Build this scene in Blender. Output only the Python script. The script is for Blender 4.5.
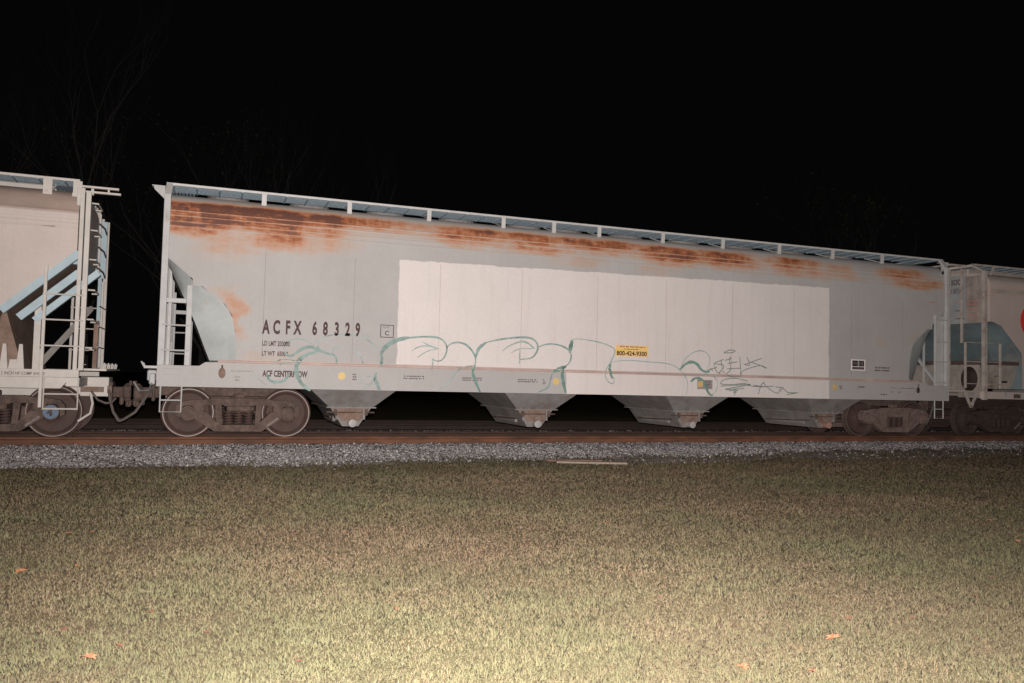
import bpy, bmesh, math, random
import numpy as np
from mathutils import Vector, Matrix

# ------------------------------------------------------------------ camera, world, light
sc = bpy.context.scene
for o in list(bpy.data.objects):
    bpy.data.objects.remove(o)
col = sc.collection
CX, CY, CZ = -8.7896, -17.5247, 1.261
YAW, PITCH, ROLL, FPX = 0.3623, 0.0441, 0.0256, 825.6
cam = bpy.data.cameras.new('camera'); cam_o = bpy.data.objects.new('camera', cam); col.objects.link(cam_o)
f = Vector((math.sin(YAW)*math.cos(PITCH), math.cos(YAW)*math.cos(PITCH), math.sin(PITCH)))
r = Vector((math.cos(YAW), -math.sin(YAW), 0)); u = r.cross(f)
r2 = r*math.cos(ROLL)+u*math.sin(ROLL); u2 = -r*math.sin(ROLL)+u*math.cos(ROLL)
cam_o.matrix_world = Matrix(((r2.x, u2.x, -f.x, CX), (r2.y, u2.y, -f.y, CY), (r2.z, u2.z, -f.z, CZ), (0, 0, 0, 1)))
cam.sensor_width = 36; cam.lens = FPX/1024*36; cam.clip_start = .1; cam.clip_end = 600
sc.camera = cam_o
w = bpy.data.worlds.new('World'); sc.world = w; w.use_nodes = True
bg = w.node_tree.nodes['Background']; bg.inputs[0].default_value = (1.0, .95, .95, 1); bg.inputs[1].default_value = .0016
# the flash on top of the camera is the only thing that lights this night scene
fl = bpy.data.lights.new('camera_flash', 'SPOT'); fl.energy = 15800; fl.color = (1, .90, .855)
fl.spot_size = math.radians(146); fl.spot_blend = 1.0; fl.shadow_soft_size = .03
fo = bpy.data.objects.new('camera_flash', fl); col.objects.link(fo)
aim = (f + r2*.17 + u2*.16).normalized()
fo.matrix_world = Matrix.Translation(Vector((CX, CY, CZ+.13))) @ aim.to_track_quat('-Z', 'Y').to_matrix().to_4x4()
sc.view_settings.view_transform = 'Standard'; sc.view_settings.look = 'None'
sc.view_settings.exposure = 0; sc.view_settings.gamma = 1
random.seed(4); rng = np.random.default_rng(7)
PI = math.pi
GROUND = -.38
# ------------------------------------------------------------------ traced marks, in metres on the car side (x, z)
STROKES = [
 (0.02, [(-7.282, 1.639), (-7.305, 1.741), (-7.246, 1.831), (-7.106, 1.889), (-6.963, 1.88), (-6.816, 1.818), (-6.711, 1.704)]),
 (0.05, [(-7.29, 1.639), (-7.237, 1.577), (-7.152, 1.571), (-7.068, 1.632), (-6.957, 1.716), (-6.814, 1.75), (-6.696, 1.699), (-6.578, 1.664), (-6.46, 1.624), (-6.401, 1.632)]),
 (0.03, [(-6.401, 1.632), (-6.34, 1.568), (-6.315, 1.435)]),
 (0.025, [(-6.401, 1.632), (-6.39, 1.716), (-6.332, 1.762), (-6.259, 1.783)]),
 (0.05, [(-6.689, 1.669), (-6.681, 1.764)]),
 (0.025, [(-6.681, 1.764), (-6.672, 1.839), (-6.631, 1.906), (-6.501, 1.973), (-6.326, 2.002), (-6.088, 2.012), (-5.877, 1.991), (-5.692, 1.892), (-5.55, 1.761), (-5.477, 1.672)]),
 (0.065, [(-6.694, 1.651), (-6.838, 1.62), (-6.965, 1.548), (-7.047, 1.442), (-7.071, 1.324), (-7.038, 1.179), (-6.961, 1.049), (-6.844, 0.963), (-6.799, 0.926)]),
 (0.025, [(-5.97, 1.725), (-5.896, 1.643), (-5.838, 1.539), (-5.823, 1.464)]),
 (0.05, [(-5.484, 1.423), (-5.452, 1.552), (-5.47, 1.657)]),
 (0.075, [(-5.475, 1.612), (-5.457, 1.704), (-5.383, 1.804), (-5.278, 1.893), (-5.14, 1.954), (-4.922, 2.006)]),
 (0.06, [(-5.557, 1.3), (-5.583, 1.184), (-5.537, 1.079), (-5.478, 0.95)]),
 (0.045, [(-7.589, 1.223), (-7.572, 1.137), (-7.486, 1.075), (-7.36, 1.078), (-7.263, 1.115), (-7.222, 1.174), (-7.196, 1.233)]),
 (0.015, [(-7.499, 1.429), (-7.347, 1.491), (-7.177, 1.497), (-7.062, 1.465)]),
 (0.018, [(-7.374, 1.322), (-7.377, 1.389), (-7.26, 1.436), (-7.061, 1.43)]),
 (0.015, [(-7.892, 1.201), (-7.723, 1.105), (-7.58, 0.992)]),
 (0.012, [(-5.843, 0.967), (-5.694, 1.031), (-5.606, 1.123), (-5.578, 1.214)]),
 (0.014, [(-5.881, 1.207), (-5.624, 1.213), (-5.68, 1.076), (-5.847, 1.088), (-5.881, 1.207)]),
 (0.03, [(-5.134, 1.948), (-4.859, 2.008), (-4.555, 2.036), (-4.323, 2.021), (-4.191, 1.936), (-4.146, 1.812), (-4.183, 1.661), (-4.258, 1.573), (-4.361, 1.56), (-4.439, 1.602)]),
 (0.022, [(-4.439, 1.602), (-4.427, 1.528), (-4.458, 1.388)]),
 (0.02, [(-4.876, 1.736), (-4.727, 1.826), (-4.55, 1.852), (-4.317, 1.806)]),
 (0.02, [(-4.664, 1.932), (-4.499, 1.859), (-4.317, 1.806)]),
 (0.016, [(-4.746, 1.617), (-4.546, 1.748), (-4.317, 1.806)]),
 (0.035, [(-4.147, 1.837), (-4.06, 1.916), (-3.904, 1.947), (-3.745, 1.903), (-3.608, 1.781), (-3.535, 1.632), (-3.547, 1.494)]),
 (0.022, [(-4.292, 0.984), (-4.115, 1.113), (-3.939, 1.342), (-3.81, 1.446), (-3.547, 1.494)]),
 (0.055, [(-3.535, 1.657), (-3.476, 1.837), (-3.319, 1.97)]),
 (0.035, [(-3.319, 1.97), (-3.023, 2.043), (-2.639, 2.1), (-2.36, 2.101), (-2.217, 2.024), (-2.174, 1.91), (-2.211, 1.794), (-2.321, 1.686), (-2.571, 1.647)]),
 (0.022, [(-2.577, 1.869), (-2.58, 1.559)]),
 (0.05, [(-3.547, 1.494), (-3.597, 1.376), (-3.537, 1.176), (-3.424, 0.95)]),
 (0.025, [(-2.961, 1.804), (-2.827, 1.912), (-2.581, 2.009), (-2.385, 1.981), (-2.241, 1.882)]),
 (0.018, [(-2.768, 1.775), (-2.577, 1.869), (-2.27, 1.881)]),
 (0.018, [(-2.582, 2.051), (-2.413, 2.005), (-2.27, 1.881)]),
 (0.03, [(-2.174, 1.91), (-2.046, 1.967), (-1.847, 1.996), (-1.615, 1.957), (-1.439, 1.858), (-1.406, 1.726), (-1.461, 1.592), (-1.603, 1.483)]),
 (0.07, [(-1.518, 1.532), (-1.661, 1.481), (-1.832, 1.408)]),
 (0.03, [(-1.832, 1.424), (-1.884, 1.239), (-1.937, 1.081), (-2.161, 0.972)]),
 (0.06, [(-1.604, 1.498), (-1.61, 1.298), (-1.521, 0.962)]),
 (0.075, [(-1.438, 1.821), (-1.418, 1.965), (-1.386, 2.099)]),
 (0.022, [(-1.386, 2.109), (-1.211, 2.127), (-0.855, 2.093), (-0.553, 2.024), (-0.369, 1.923), (-0.425, 1.731), (-0.542, 1.539), (-0.611, 1.403), (-0.535, 1.243), (-0.413, 1.192), (-0.385, 1.3), (-0.467, 1.433), (-0.454, 1.65)]),
 (0.05, [(-0.465, 1.622), (-0.492, 1.46), (-0.428, 1.299)]),
 (0.018, [(-0.454, 1.65), (-0.242, 1.694), (0.127, 1.706), (0.565, 1.686), (0.882, 1.674), (1.14, 1.615), (1.324, 1.48), (1.451, 1.288), (1.461, 1.12), (1.412, 0.935)]),
 (0.018, [(1.271, 1.535), (1.364, 1.733), (1.557, 1.908), (1.786, 1.983), (1.986, 1.922), (2.056, 1.755), (1.992, 1.583)]),
 (0.055, [(1.271, 1.546), (1.43, 1.679), (1.593, 1.723), (1.726, 1.671), (1.827, 1.561), (1.96, 1.508), (2.06, 1.528)]),
 (0.055, [(1.544, 1.276), (1.653, 1.359), (1.777, 1.351), (1.902, 1.259), (1.988, 1.084), (2.073, 0.99), (2.136, 0.999)]),
 (0.016, [(1.653, 1.359), (1.878, 1.452), (2.086, 1.429), (2.235, 1.337), (2.25, 1.178), (2.177, 1.035), (2.073, 0.99)]),
]
TAGS = [
 [(2.435, 1.966), (2.582, 2.025), (2.745, 2.013), (2.626, 1.966), (2.435, 1.959)],
 [(1.98, 1.543), (2.251, 1.622)],
 [(2.063, 1.599), (2.147, 1.53)],
 [(2.165, 1.708), (2.21, 1.567), (2.295, 1.481)],
 [(2.416, 1.805), (2.186, 1.709), (2.44, 1.663), (2.295, 1.481)],
 [(2.353, 1.785), (2.399, 1.573)],
 [(2.459, 1.788), (2.628, 1.83), (2.585, 1.864), (2.611, 1.578), (2.506, 1.486)],
 [(2.545, 1.72), (2.8, 1.763)],
 [(2.526, 1.594), (2.888, 1.622)],
 [(2.4, 1.537), (2.55, 1.434), (2.742, 1.421), (2.89, 1.496), (2.863, 1.891)],
 [(2.891, 1.442), (2.976, 1.57), (3.409, 1.691), (3.621, 1.643)],
 [(3.057, 1.88), (3.147, 1.702), (2.973, 1.715)],
 [(3.472, 1.864), (3.146, 1.756), (3.017, 1.698)],
 [(3.146, 1.774), (3.409, 1.709), (3.608, 1.635)],
 [(3.066, 1.331), (2.721, 1.384), (2.424, 1.342), (2.341, 1.251), (2.638, 1.239), (3.066, 1.284)],
 [(2.342, 1.197), (2.723, 1.223), (3.154, 1.25), (2.47, 1.129), (2.982, 1.156)],
 [(2.555, 1.095), (2.811, 1.117), (2.683, 1.061), (2.769, 1.063)],
 [(2.725, 1.151), (2.727, 0.991)],
 [(3.067, 1.23), (3.416, 1.201), (3.813, 1.227)],
 [(3.375, 1.037), (3.459, 1.256), (3.546, 1.313)],
 [(3.241, 1.234), (3.592, 1.205)],
 [(3.503, 1.294), (3.726, 1.134), (3.927, 1.065), (3.992, 1.176), (4.082, 1.196), (3.993, 1.103)],
 [(4.082, 1.178), (4.218, 1.088), (4.491, 1.082)],
 [(4.174, 1.033), (4.513, 1.083)],
 [(3.858, 1.21), (4.037, 1.195)],
]
RUST = [
 (-9.34,-8.66,3.79,4.33,1.00),
 (-9.20,-7.10,3.97,4.36,1.25),
 (-9.11,-8.55,3.75,3.97,0.80),
 (-7.78,-7.16,3.60,4.07,0.75),
 (-8.35,-7.10,3.97,4.35,1.10),
 (-7.17,-6.25,4.07,4.45,1.00),
 (-6.25,-5.13,4.10,4.41,0.80),
 (-5.67,-4.66,4.07,4.30,0.60),
 (-4.43,-2.96,4.03,4.38,0.95),
 (-4.09,-3.54,3.90,4.02,0.50),
 (-3.06,-1.67,3.95,4.33,0.90),
 (-1.80,0.22,4.09,4.36,1.00),
 (-1.05,-0.23,4.00,4.15,0.60),
 (0.12,1.72,4.01,4.28,1.10),
 (0.48,1.51,3.88,4.01,0.60),
 (1.72,3.19,4.01,4.28,1.05),
 (1.94,3.08,3.92,4.01,0.50),
 (3.79,5.05,4.15,4.29,0.90),
 (3.85,5.05,4.03,4.15,0.80),
 (5.42,6.09,4.05,4.20,0.50),
 (7.24,8.43,4.04,4.22,0.80),
 (7.57,8.97,3.84,3.97,0.80),
 (3.71,6.09,3.87,4.01,0.45),
 (-8.38,-8.18,1.86,2.70,0.85),
 (-8.68,-8.51,1.94,2.08,0.50),
 (6.74,7.31,2.24,2.54,0.40),
 (7.97,8.30,2.33,2.74,0.35),
 (-1.70,-0.76,3.69,3.87,0.30),
 (0.23,1.05,3.61,3.78,0.25),
 (-9.01,-7.80,3.25,3.80,0.33),
 (-7.98,-6.24,3.53,3.99,0.35),
 (-7.09,-6.25,3.88,4.09,0.60),
 (-8.13,-7.71,1.91,2.02,0.10),
 (-7.99,-7.00,1.46,1.63,0.35),
]
LEAVES = [(-4.91,-13.23,0.10,0),(-9.28,-12.38,0.09,0),(-5.78,-13.49,0.09,0),(-5.43,-13.65,0.07,0),(-4.33,-9.01,0.08,0),(-7.43,-11.82,0.06,0),(-10.05,-9.95,0.13,0),(-9.66,-9.83,0.07,0),(-9.02,-11.38,0.07,1),(-9.50,-11.70,0.07,1),(-4.02,-13.03,0.06,1),(-3.04,-12.72,0.08,1),(-4.47,-12.90,0.06,1),(-4.49,-12.80,0.04,1),(-9.91,-8.35,0.07,0),(-9.70,-8.34,0.06,0),(-8.02,-7.81,0.05,1),(-2.25,-12.20,0.10,1),(-0.38,-11.02,0.08,0),(-1.48,-9.71,0.05,1),(-0.66,-9.76,0.06,0),(0.39,-10.06,0.06,0),(-5.41,-11.48,0.07,1),(-8.67,-11.98,0.06,1),(-8.19,-12.69,0.05,1),(-3.94,-13.47,0.05,1),(-5.49,-12.08,0.05,1),(-6.15,-11.90,0.05,1),(-6.45,-9.57,0.05,1),(-9.15,-12.16,0.06,1),]
# ------------------------------------------------------------------ materials
def mat(name, base, rough=.7, metal=0, var=.15, scale=6, stretch=(1, 1, 1), bump=0, bscale=40, dirt=None, dirt_amt=.5, dscale=3, dstretch=(1, 1, 1), spec=.3):
    m = bpy.data.materials.new(name); m.use_nodes = True; nt = m.node_tree; N = nt.nodes; L = nt.links
    b = N['Principled BSDF']; b.inputs['Roughness'].default_value = rough; b.inputs['Metallic'].default_value = metal
    b.inputs['Specular IOR Level'].default_value = spec
    tc = N.new('ShaderNodeTexCoord'); mp = N.new('ShaderNodeMapping'); mp.inputs['Scale'].default_value = stretch
    L.new(tc.outputs['Object'], mp.inputs[0])
    n = N.new('ShaderNodeTexNoise'); n.inputs['Scale'].default_value = scale; n.inputs['Detail'].default_value = 7; n.inputs['Roughness'].default_value = .65
    L.new(mp.outputs[0], n.inputs['Vector'])
    rp = N.new('ShaderNodeValToRGB'); rp.color_ramp.elements[0].position = .3; rp.color_ramp.elements[1].position = .7
    rp.color_ramp.elements[0].color = (*[c*(1-var) for c in base], 1); rp.color_ramp.elements[1].color = (*[min(1, c*(1+var)) for c in base], 1)
    L.new(n.outputs[0], rp.inputs[0]); out = rp.outputs[0]
    if dirt:
        mp2 = N.new('ShaderNodeMapping'); mp2.inputs['Scale'].default_value = dstretch; L.new(tc.outputs['Object'], mp2.inputs[0])
        n2 = N.new('ShaderNodeTexNoise'); n2.inputs['Scale'].default_value = dscale; n2.inputs['Detail'].default_value = 9; n2.inputs['Roughness'].default_value = .7
        L.new(mp2.outputs[0], n2.inputs['Vector'])
        r2_ = N.new('ShaderNodeValToRGB'); r2_.color_ramp.elements[0].position = 1-dirt_amt-.12; r2_.color_ramp.elements[1].position = min(1, 1-dirt_amt+.14)
        L.new(n2.outputs[0], r2_.inputs[0])
        mx = N.new('ShaderNodeMix'); mx.data_type = 'RGBA'; L.new(r2_.outputs[0], mx.inputs[0]); L.new(out, mx.inputs[6]); mx.inputs[7].default_value = (*dirt, 1)
        out = mx.outputs[2]
    L.new(out, b.inputs['Base Color'])
    if bump:
        n3 = N.new('ShaderNodeTexNoise'); n3.inputs['Scale'].default_value = bscale; n3.inputs['Detail'].default_value = 6; L.new(tc.outputs['Object'], n3.inputs['Vector'])
        bp = N.new('ShaderNodeBump'); bp.inputs['Strength'].default_value = bump; bp.inputs['Distance'].default_value = .02
        L.new(n3.outputs[0], bp.inputs['Height']); L.new(bp.outputs[0], b.inputs['Normal'])
    return m

def attr_mat(name, rough=.8, trans=0):
    m = bpy.data.materials.new(name); m.use_nodes = True; N = m.node_tree.nodes; L = m.node_tree.links
    a = N.new('ShaderNodeAttribute'); a.attribute_name = 'tint'
    b = N['Principled BSDF']; b.inputs['Roughness'].default_value = rough; b.inputs['Specular IOR Level'].default_value = .2
    L.new(a.outputs['Color'], b.inputs['Base Color'])
    return m

def rusty_paint(name, gray, white, rust_hi=1.0):
    """grey car paint: repainted panel ('panel' attribute), rust wear ('rust' attribute), grime streaks"""
    m = bpy.data.materials.new(name); m.use_nodes = True; nt = m.node_tree; N = nt.nodes; L = nt.links
    b = N['Principled BSDF']; b.inputs['Roughness'].default_value = .62; b.inputs['Specular IOR Level'].default_value = .25
    tc = N.new('ShaderNodeTexCoord')
    def noise(sc_, st, det=8, ro=.65):
        mp = N.new('ShaderNodeMapping'); mp.inputs['Scale'].default_value = st; L.new(tc.outputs['Object'], mp.inputs[0])
        n = N.new('ShaderNodeTexNoise'); n.inputs['Scale'].default_value = sc_; n.inputs['Detail'].default_value = det; n.inputs['Roughness'].default_value = ro
        L.new(mp.outputs[0], n.inputs['Vector']); return n.outputs[0]
    def math_(op, a, c, clamp=False):
        x = N.new('ShaderNodeMath'); x.operation = op; x.use_clamp = clamp
        for i, v in enumerate((a, c)):
            if isinstance(v, (int, float)): x.inputs[i].default_value = v
            else: L.new(v, x.inputs[i])
        return x.outputs[0]
    def ramp(v, stops):
        rp = N.new('ShaderNodeValToRGB'); e = rp.color_ramp.elements
        while len(e) < len(stops): e.new(.5)
        for i, (p_, c_) in enumerate(stops):
            e[i].position = p_; e[i].color = (*c_, 1) if isinstance(c_, tuple) else (c_, c_, c_, 1)
        L.new(v, rp.inputs[0]); return rp.outputs[0]
    def mix(fac, a, c, blend='MIX'):
        x = N.new('ShaderNodeMix'); x.data_type = 'RGBA'; x.blend_type = blend
        if isinstance(fac, (int, float)): x.inputs[0].default_value = fac
        else: L.new(fac, x.inputs[0])
        for i, v in ((6, a), (7, c)):
            if isinstance(v, tuple): x.inputs[i].default_value = (*v, 1)
            else: L.new(v, x.inputs[i])
        return x.outputs[2]
    big = noise(.9, (1, 1, 1)); streak = noise(1.0, (9, 1, .55)); fine = noise(26, (1, 1, 1))
    g = mix(ramp(big, [(.35, .0), (.65, 1.0)]), tuple(c*.95 for c in gray), tuple(c*1.05 for c in gray))
    wv = mix(ramp(big, [(.35, .0), (.65, 1.0)]), tuple(c*.95 for c in white), white)
    at = N.new('ShaderNodeAttribute'); at.attribute_name = 'panel'
    pn = math_('ADD', at.outputs['Fac'], math_('MULTIPLY', math_('SUBTRACT', noise(3.2, (1, 1, 1)), .5), .10))
    base = mix(ramp(math_('ADD', pn, .5), [(.497, 0.0), (.503, 1.0)]), g, wv)
    # faint vertical grime streaks and fine dust
    base = mix(ramp(streak, [(.52, .0), (.82, .15)]), base, tuple(c*.55 for c in (gray[0], gray[1]*.93, gray[2]*.86)))
    base = mix(ramp(fine, [(.3, .10), (.7, 0.0)]), base, (.12, .09, .07))
    ar = N.new('ShaderNodeAttribute'); ar.attribute_name = 'rust'
    rn = math_('ADD', math_('MULTIPLY', noise(1.9, (.8, 1, 2.4), 10, .74), .85), math_('ADD', math_('MULTIPLY', noise(9, (.6, 1, 1.6), 9, .78), .45), math_('MULTIPLY', noise(2.2, (3.5, 1, .5), 6, .6), .30)))
    rr = math_('MULTIPLY', math_('MULTIPLY', ar.outputs['Fac'], rust_hi), math_('SUBTRACT', math_('MULTIPLY', rn, 2.1), .94))
    stain = ramp(rr, [(.07, 0.0), (.32, .42), (.72, .93)])
    rc = ramp(rr, [(.12, (.42, .24, .10)), (.36, (.42, .155, .033)), (.70, (.29, .085, .020)), (.95, (.095, .030, .017))])
    base = mix(stain, base, rc)
    L.new(base, b.inputs['Base Color'])
    bp = N.new('ShaderNodeBump'); bp.inputs['Strength'].default_value = .35; bp.inputs['Distance'].default_value = .03
    L.new(math_('ADD', math_('MULTIPLY', noise(1.4, (1, 1, 1), 2, .4), 1.0), math_('MULTIPLY', fine, .03)), bp.inputs['Height']); L.new(bp.outputs[0], b.inputs['Normal'])
    return m

M = {}
M['main_paint'] = rusty_paint('gray_hopper_paint', (.335, .33, .325), (.56, .53, .515))
M['main_trim'] = mat('gray_trim_paint', (.36, .365, .36), .6, var=.10, scale=4, dirt=(.20, .12, .07), dirt_amt=.28, dscale=5, dstretch=(1, 1, .4), bump=.1)
M['slope'] = mat('slope_sheet_paint', (.36, .39, .39), .6, var=.12, scale=3, dirt=(.38, .20, .09), dirt_amt=.30, dscale=2.2, dstretch=(1, 1, .8), bump=.1)
M['walk'] = mat('walkway_galvanised', (.33, .42, .48), .5, .2, var=.12, scale=12, bump=.2, bscale=80)
M['walk_edge'] = mat('walkway_edge', (.42, .42, .41), .5, .1, var=.1, scale=8, dirt=(.25, .15, .1), dirt_amt=.25, dscale=3)
M['steel_rust'] = mat('rusty_cast_steel', (.095, .068, .056), .85, var=.35, scale=9, dirt=(.045, .032, .028), dirt_amt=.45, dscale=5, bump=.5, bscale=30)
M['wheel'] = mat('wheel_steel', (.062, .035, .028), .75, var=.3, scale=7, dirt=(.05, .036, .032), dirt_amt=.5, dscale=4, bump=.25, bscale=25)
M['rim'] = mat('wheel_rim_steel', (.135, .11, .10), .5, .3, var=.2, scale=9, spec=.5)
M['rail'] = mat('rusty_rail', (.125, .055, .030), .8, var=.25, scale=5, stretch=(.4, 1, 1), dirt=(.05, .027, .02), dirt_amt=.45, dscale=4, dstretch=(.3, 1, 1), bump=.3)
M['rail_dark'] = mat('shaded_rail', (.045, .026, .020), .85, var=.25, scale=5, stretch=(.4, 1, 1), bump=.3)  # rusty rail darkened for the shade under the train
M['rail_far'] = mat('far_shaded_rail', (.028, .018, .015), .85, var=.25, scale=5, stretch=(.4, 1, 1))  # second track's rails, darker again for the shade behind the train
M['truck_dark'] = mat('grimy_dimmed_steel', (.04, .028, .024), .85, var=.35, scale=9, bump=.4)  # grime plus the flash dimming with distance, both in the colour
M['black_rubber'] = mat('rubber_hose', (.05, .045, .04), .6, var=.2)
M['hose_gray'] = mat('dusty_hose', (.09, .075, .07), .7, var=.3)
M['maroon'] = mat('faded_lettering', (.055, .030, .032), .7, var=.35, scale=30)
M['smallprint'] = mat('small_lettering', (.10, .075, .075), .7, var=.4, scale=40)
M['faint'] = mat('worn_lettering', (.23, .21, .20), .7, var=.3, scale=40)
M['stencil_dim'] = mat('dim_stencil', (.15, .13, .12), .8, var=.5, scale=40)
M['truck_pale'] = mat('dusty_cast_steel', (.135, .098, .086), .85, var=.35, scale=6, dirt=(.07, .045, .038), dirt_amt=.40, dscale=4, bump=.5, bscale=30)
M['seam_dull'] = mat('weld_seam_gray', (.25, .235, .225), .7)
M['seam_pale'] = mat('weld_seam_pale', (.42, .355, .33), .7)
M['teal'] = mat('faded_teal_spray', (.19, .265, .25), .75, var=.35, scale=7)
M['teal_faint'] = mat('thin_teal_spray', (.24, .31, .295), .75, var=.3, scale=7)
M['green'] = mat('dark_green_spray', (.13, .22, .19), .75, var=.4, scale=7)
M['tag'] = mat('thin_marker', (.15, .19, .175), .75, var=.35, scale=15)
M['yellow'] = mat('yellow_decal', (.52, .39, .16), .55, var=.1, scale=12)
M['yellow_dull'] = mat('dull_yellow_decal', (.48, .34, .14), .6, var=.15, scale=12)
M['sign'] = mat('yellow_sign', (.66, .44, .17), .6, var=.12, scale=14)
M['black'] = mat('black_decal', (.04, .03, .03), .6, var=.2)
M['white_decal'] = mat('white_decal', (.68, .64, .60), .6, var=.08)
M['red'] = mat('red_emblem', (.62, .055, .045), .55, var=.1)
M['redfaint'] = mat('red_scribble', (.42, .20, .17), .7, var=.2)
M['pink'] = mat('stained_ledge', (.36, .27, .245), .65, var=.22, scale=5, stretch=(.4, 1, 1))
M['ledge'] = mat('pale_ledge', (.42, .36, .32), .65, var=.15, scale=5, stretch=(.4, 1, 1))
M['blue'] = mat('blue_hub_disc', (.07, .11, .175), .55, var=.2, scale=20)
M['gate_rust'] = mat('rusty_outlet', (.16, .105, .08), .8, var=.3, scale=12, dirt=(.18, .15, .13), dirt_amt=.45, dscale=6, bump=.3)
M['bay'] = mat('dusty_hopper_paint', (.185, .18, .175), .75, var=.15, scale=3, dirt=(.13, .10, .085), dirt_amt=.42, dscale=2.5, bump=.15)
M['cap'] = mat('white_cap', (.29, .28, .275), .5, var=.1)
M['cap_rust'] = mat('rusty_cap', (.30, .17, .14), .6, var=.2)
M['wood'] = mat('weathered_board', (.23, .185, .15), .85, var=.25, scale=8, stretch=(1, 6, 1), bump=.4)
M['wood_dark'] = mat('dark_board', (.12, .075, .055), .9, var=.3, scale=8, bump=.4)
M['bark'] = mat('bark', (.058, .052, .05), .95, var=.3, scale=3)
M['leaf_dark'] = mat('dark_foliage', (.035, .040, .022), .9, var=.5, scale=3)
M['leaf_green'] = mat('green_foliage', (.045, .065, .02), .9, var=.5, scale=3)
M['dry1'] = mat('dry_orange_leaf', (.20, .090, .048), .7, var=.25, scale=25)
M['dry2'] = mat('dry_brown_leaf', (.10, .048, .03), .75, var=.25, scale=25)
M['glass_reflector'] = mat('amber_reflector', (.60, .40, .22), .3, var=.2, scale=30)

# ------------------------------------------------------------------ mesh helpers
def me_from(name, v, fcs, m, parent=None, smooth=False, loc=None):
    """one linked mesh object; v in world metres, stored relative to the root thing"""
    base = root_loc(parent) if parent else (Vector(loc) if loc else None)
    if base is None: 
        base = Vector((0, 0, 0))
    me = bpy.data.meshes.new(name); me.from_pydata([tuple(Vector(p)-base) for p in v], [], fcs)
    if isinstance(m, (list, tuple)):
        for x in m: me.materials.append(x)
    else: me.materials.append(m)
    if smooth: me.polygons.foreach_set('use_smooth', [True]*len(me.polygons))
    me.update()
    o = bpy.data.objects.new(name, me); col.objects.link(o)
    if parent: o.parent = parent
    else: o.location = base
    return o
def root_loc(o):
    while o.parent: o = o.parent
    return o.location.copy()
def thing(name, label, cat, loc=(0, 0, 0), group=None):
    o = bpy.data.objects.new(name, None); col.objects.link(o); o.location = loc; o.empty_display_size = .3
    o['label'] = label; o['category'] = cat
    if group: o['group'] = group
    return o
def tag(o, label=None, cat=None, group=None, kind=None):
    for k, v in (('label', label), ('category', cat), ('group', group), ('kind', kind)):
        if v: o[k] = v
    return o
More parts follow.
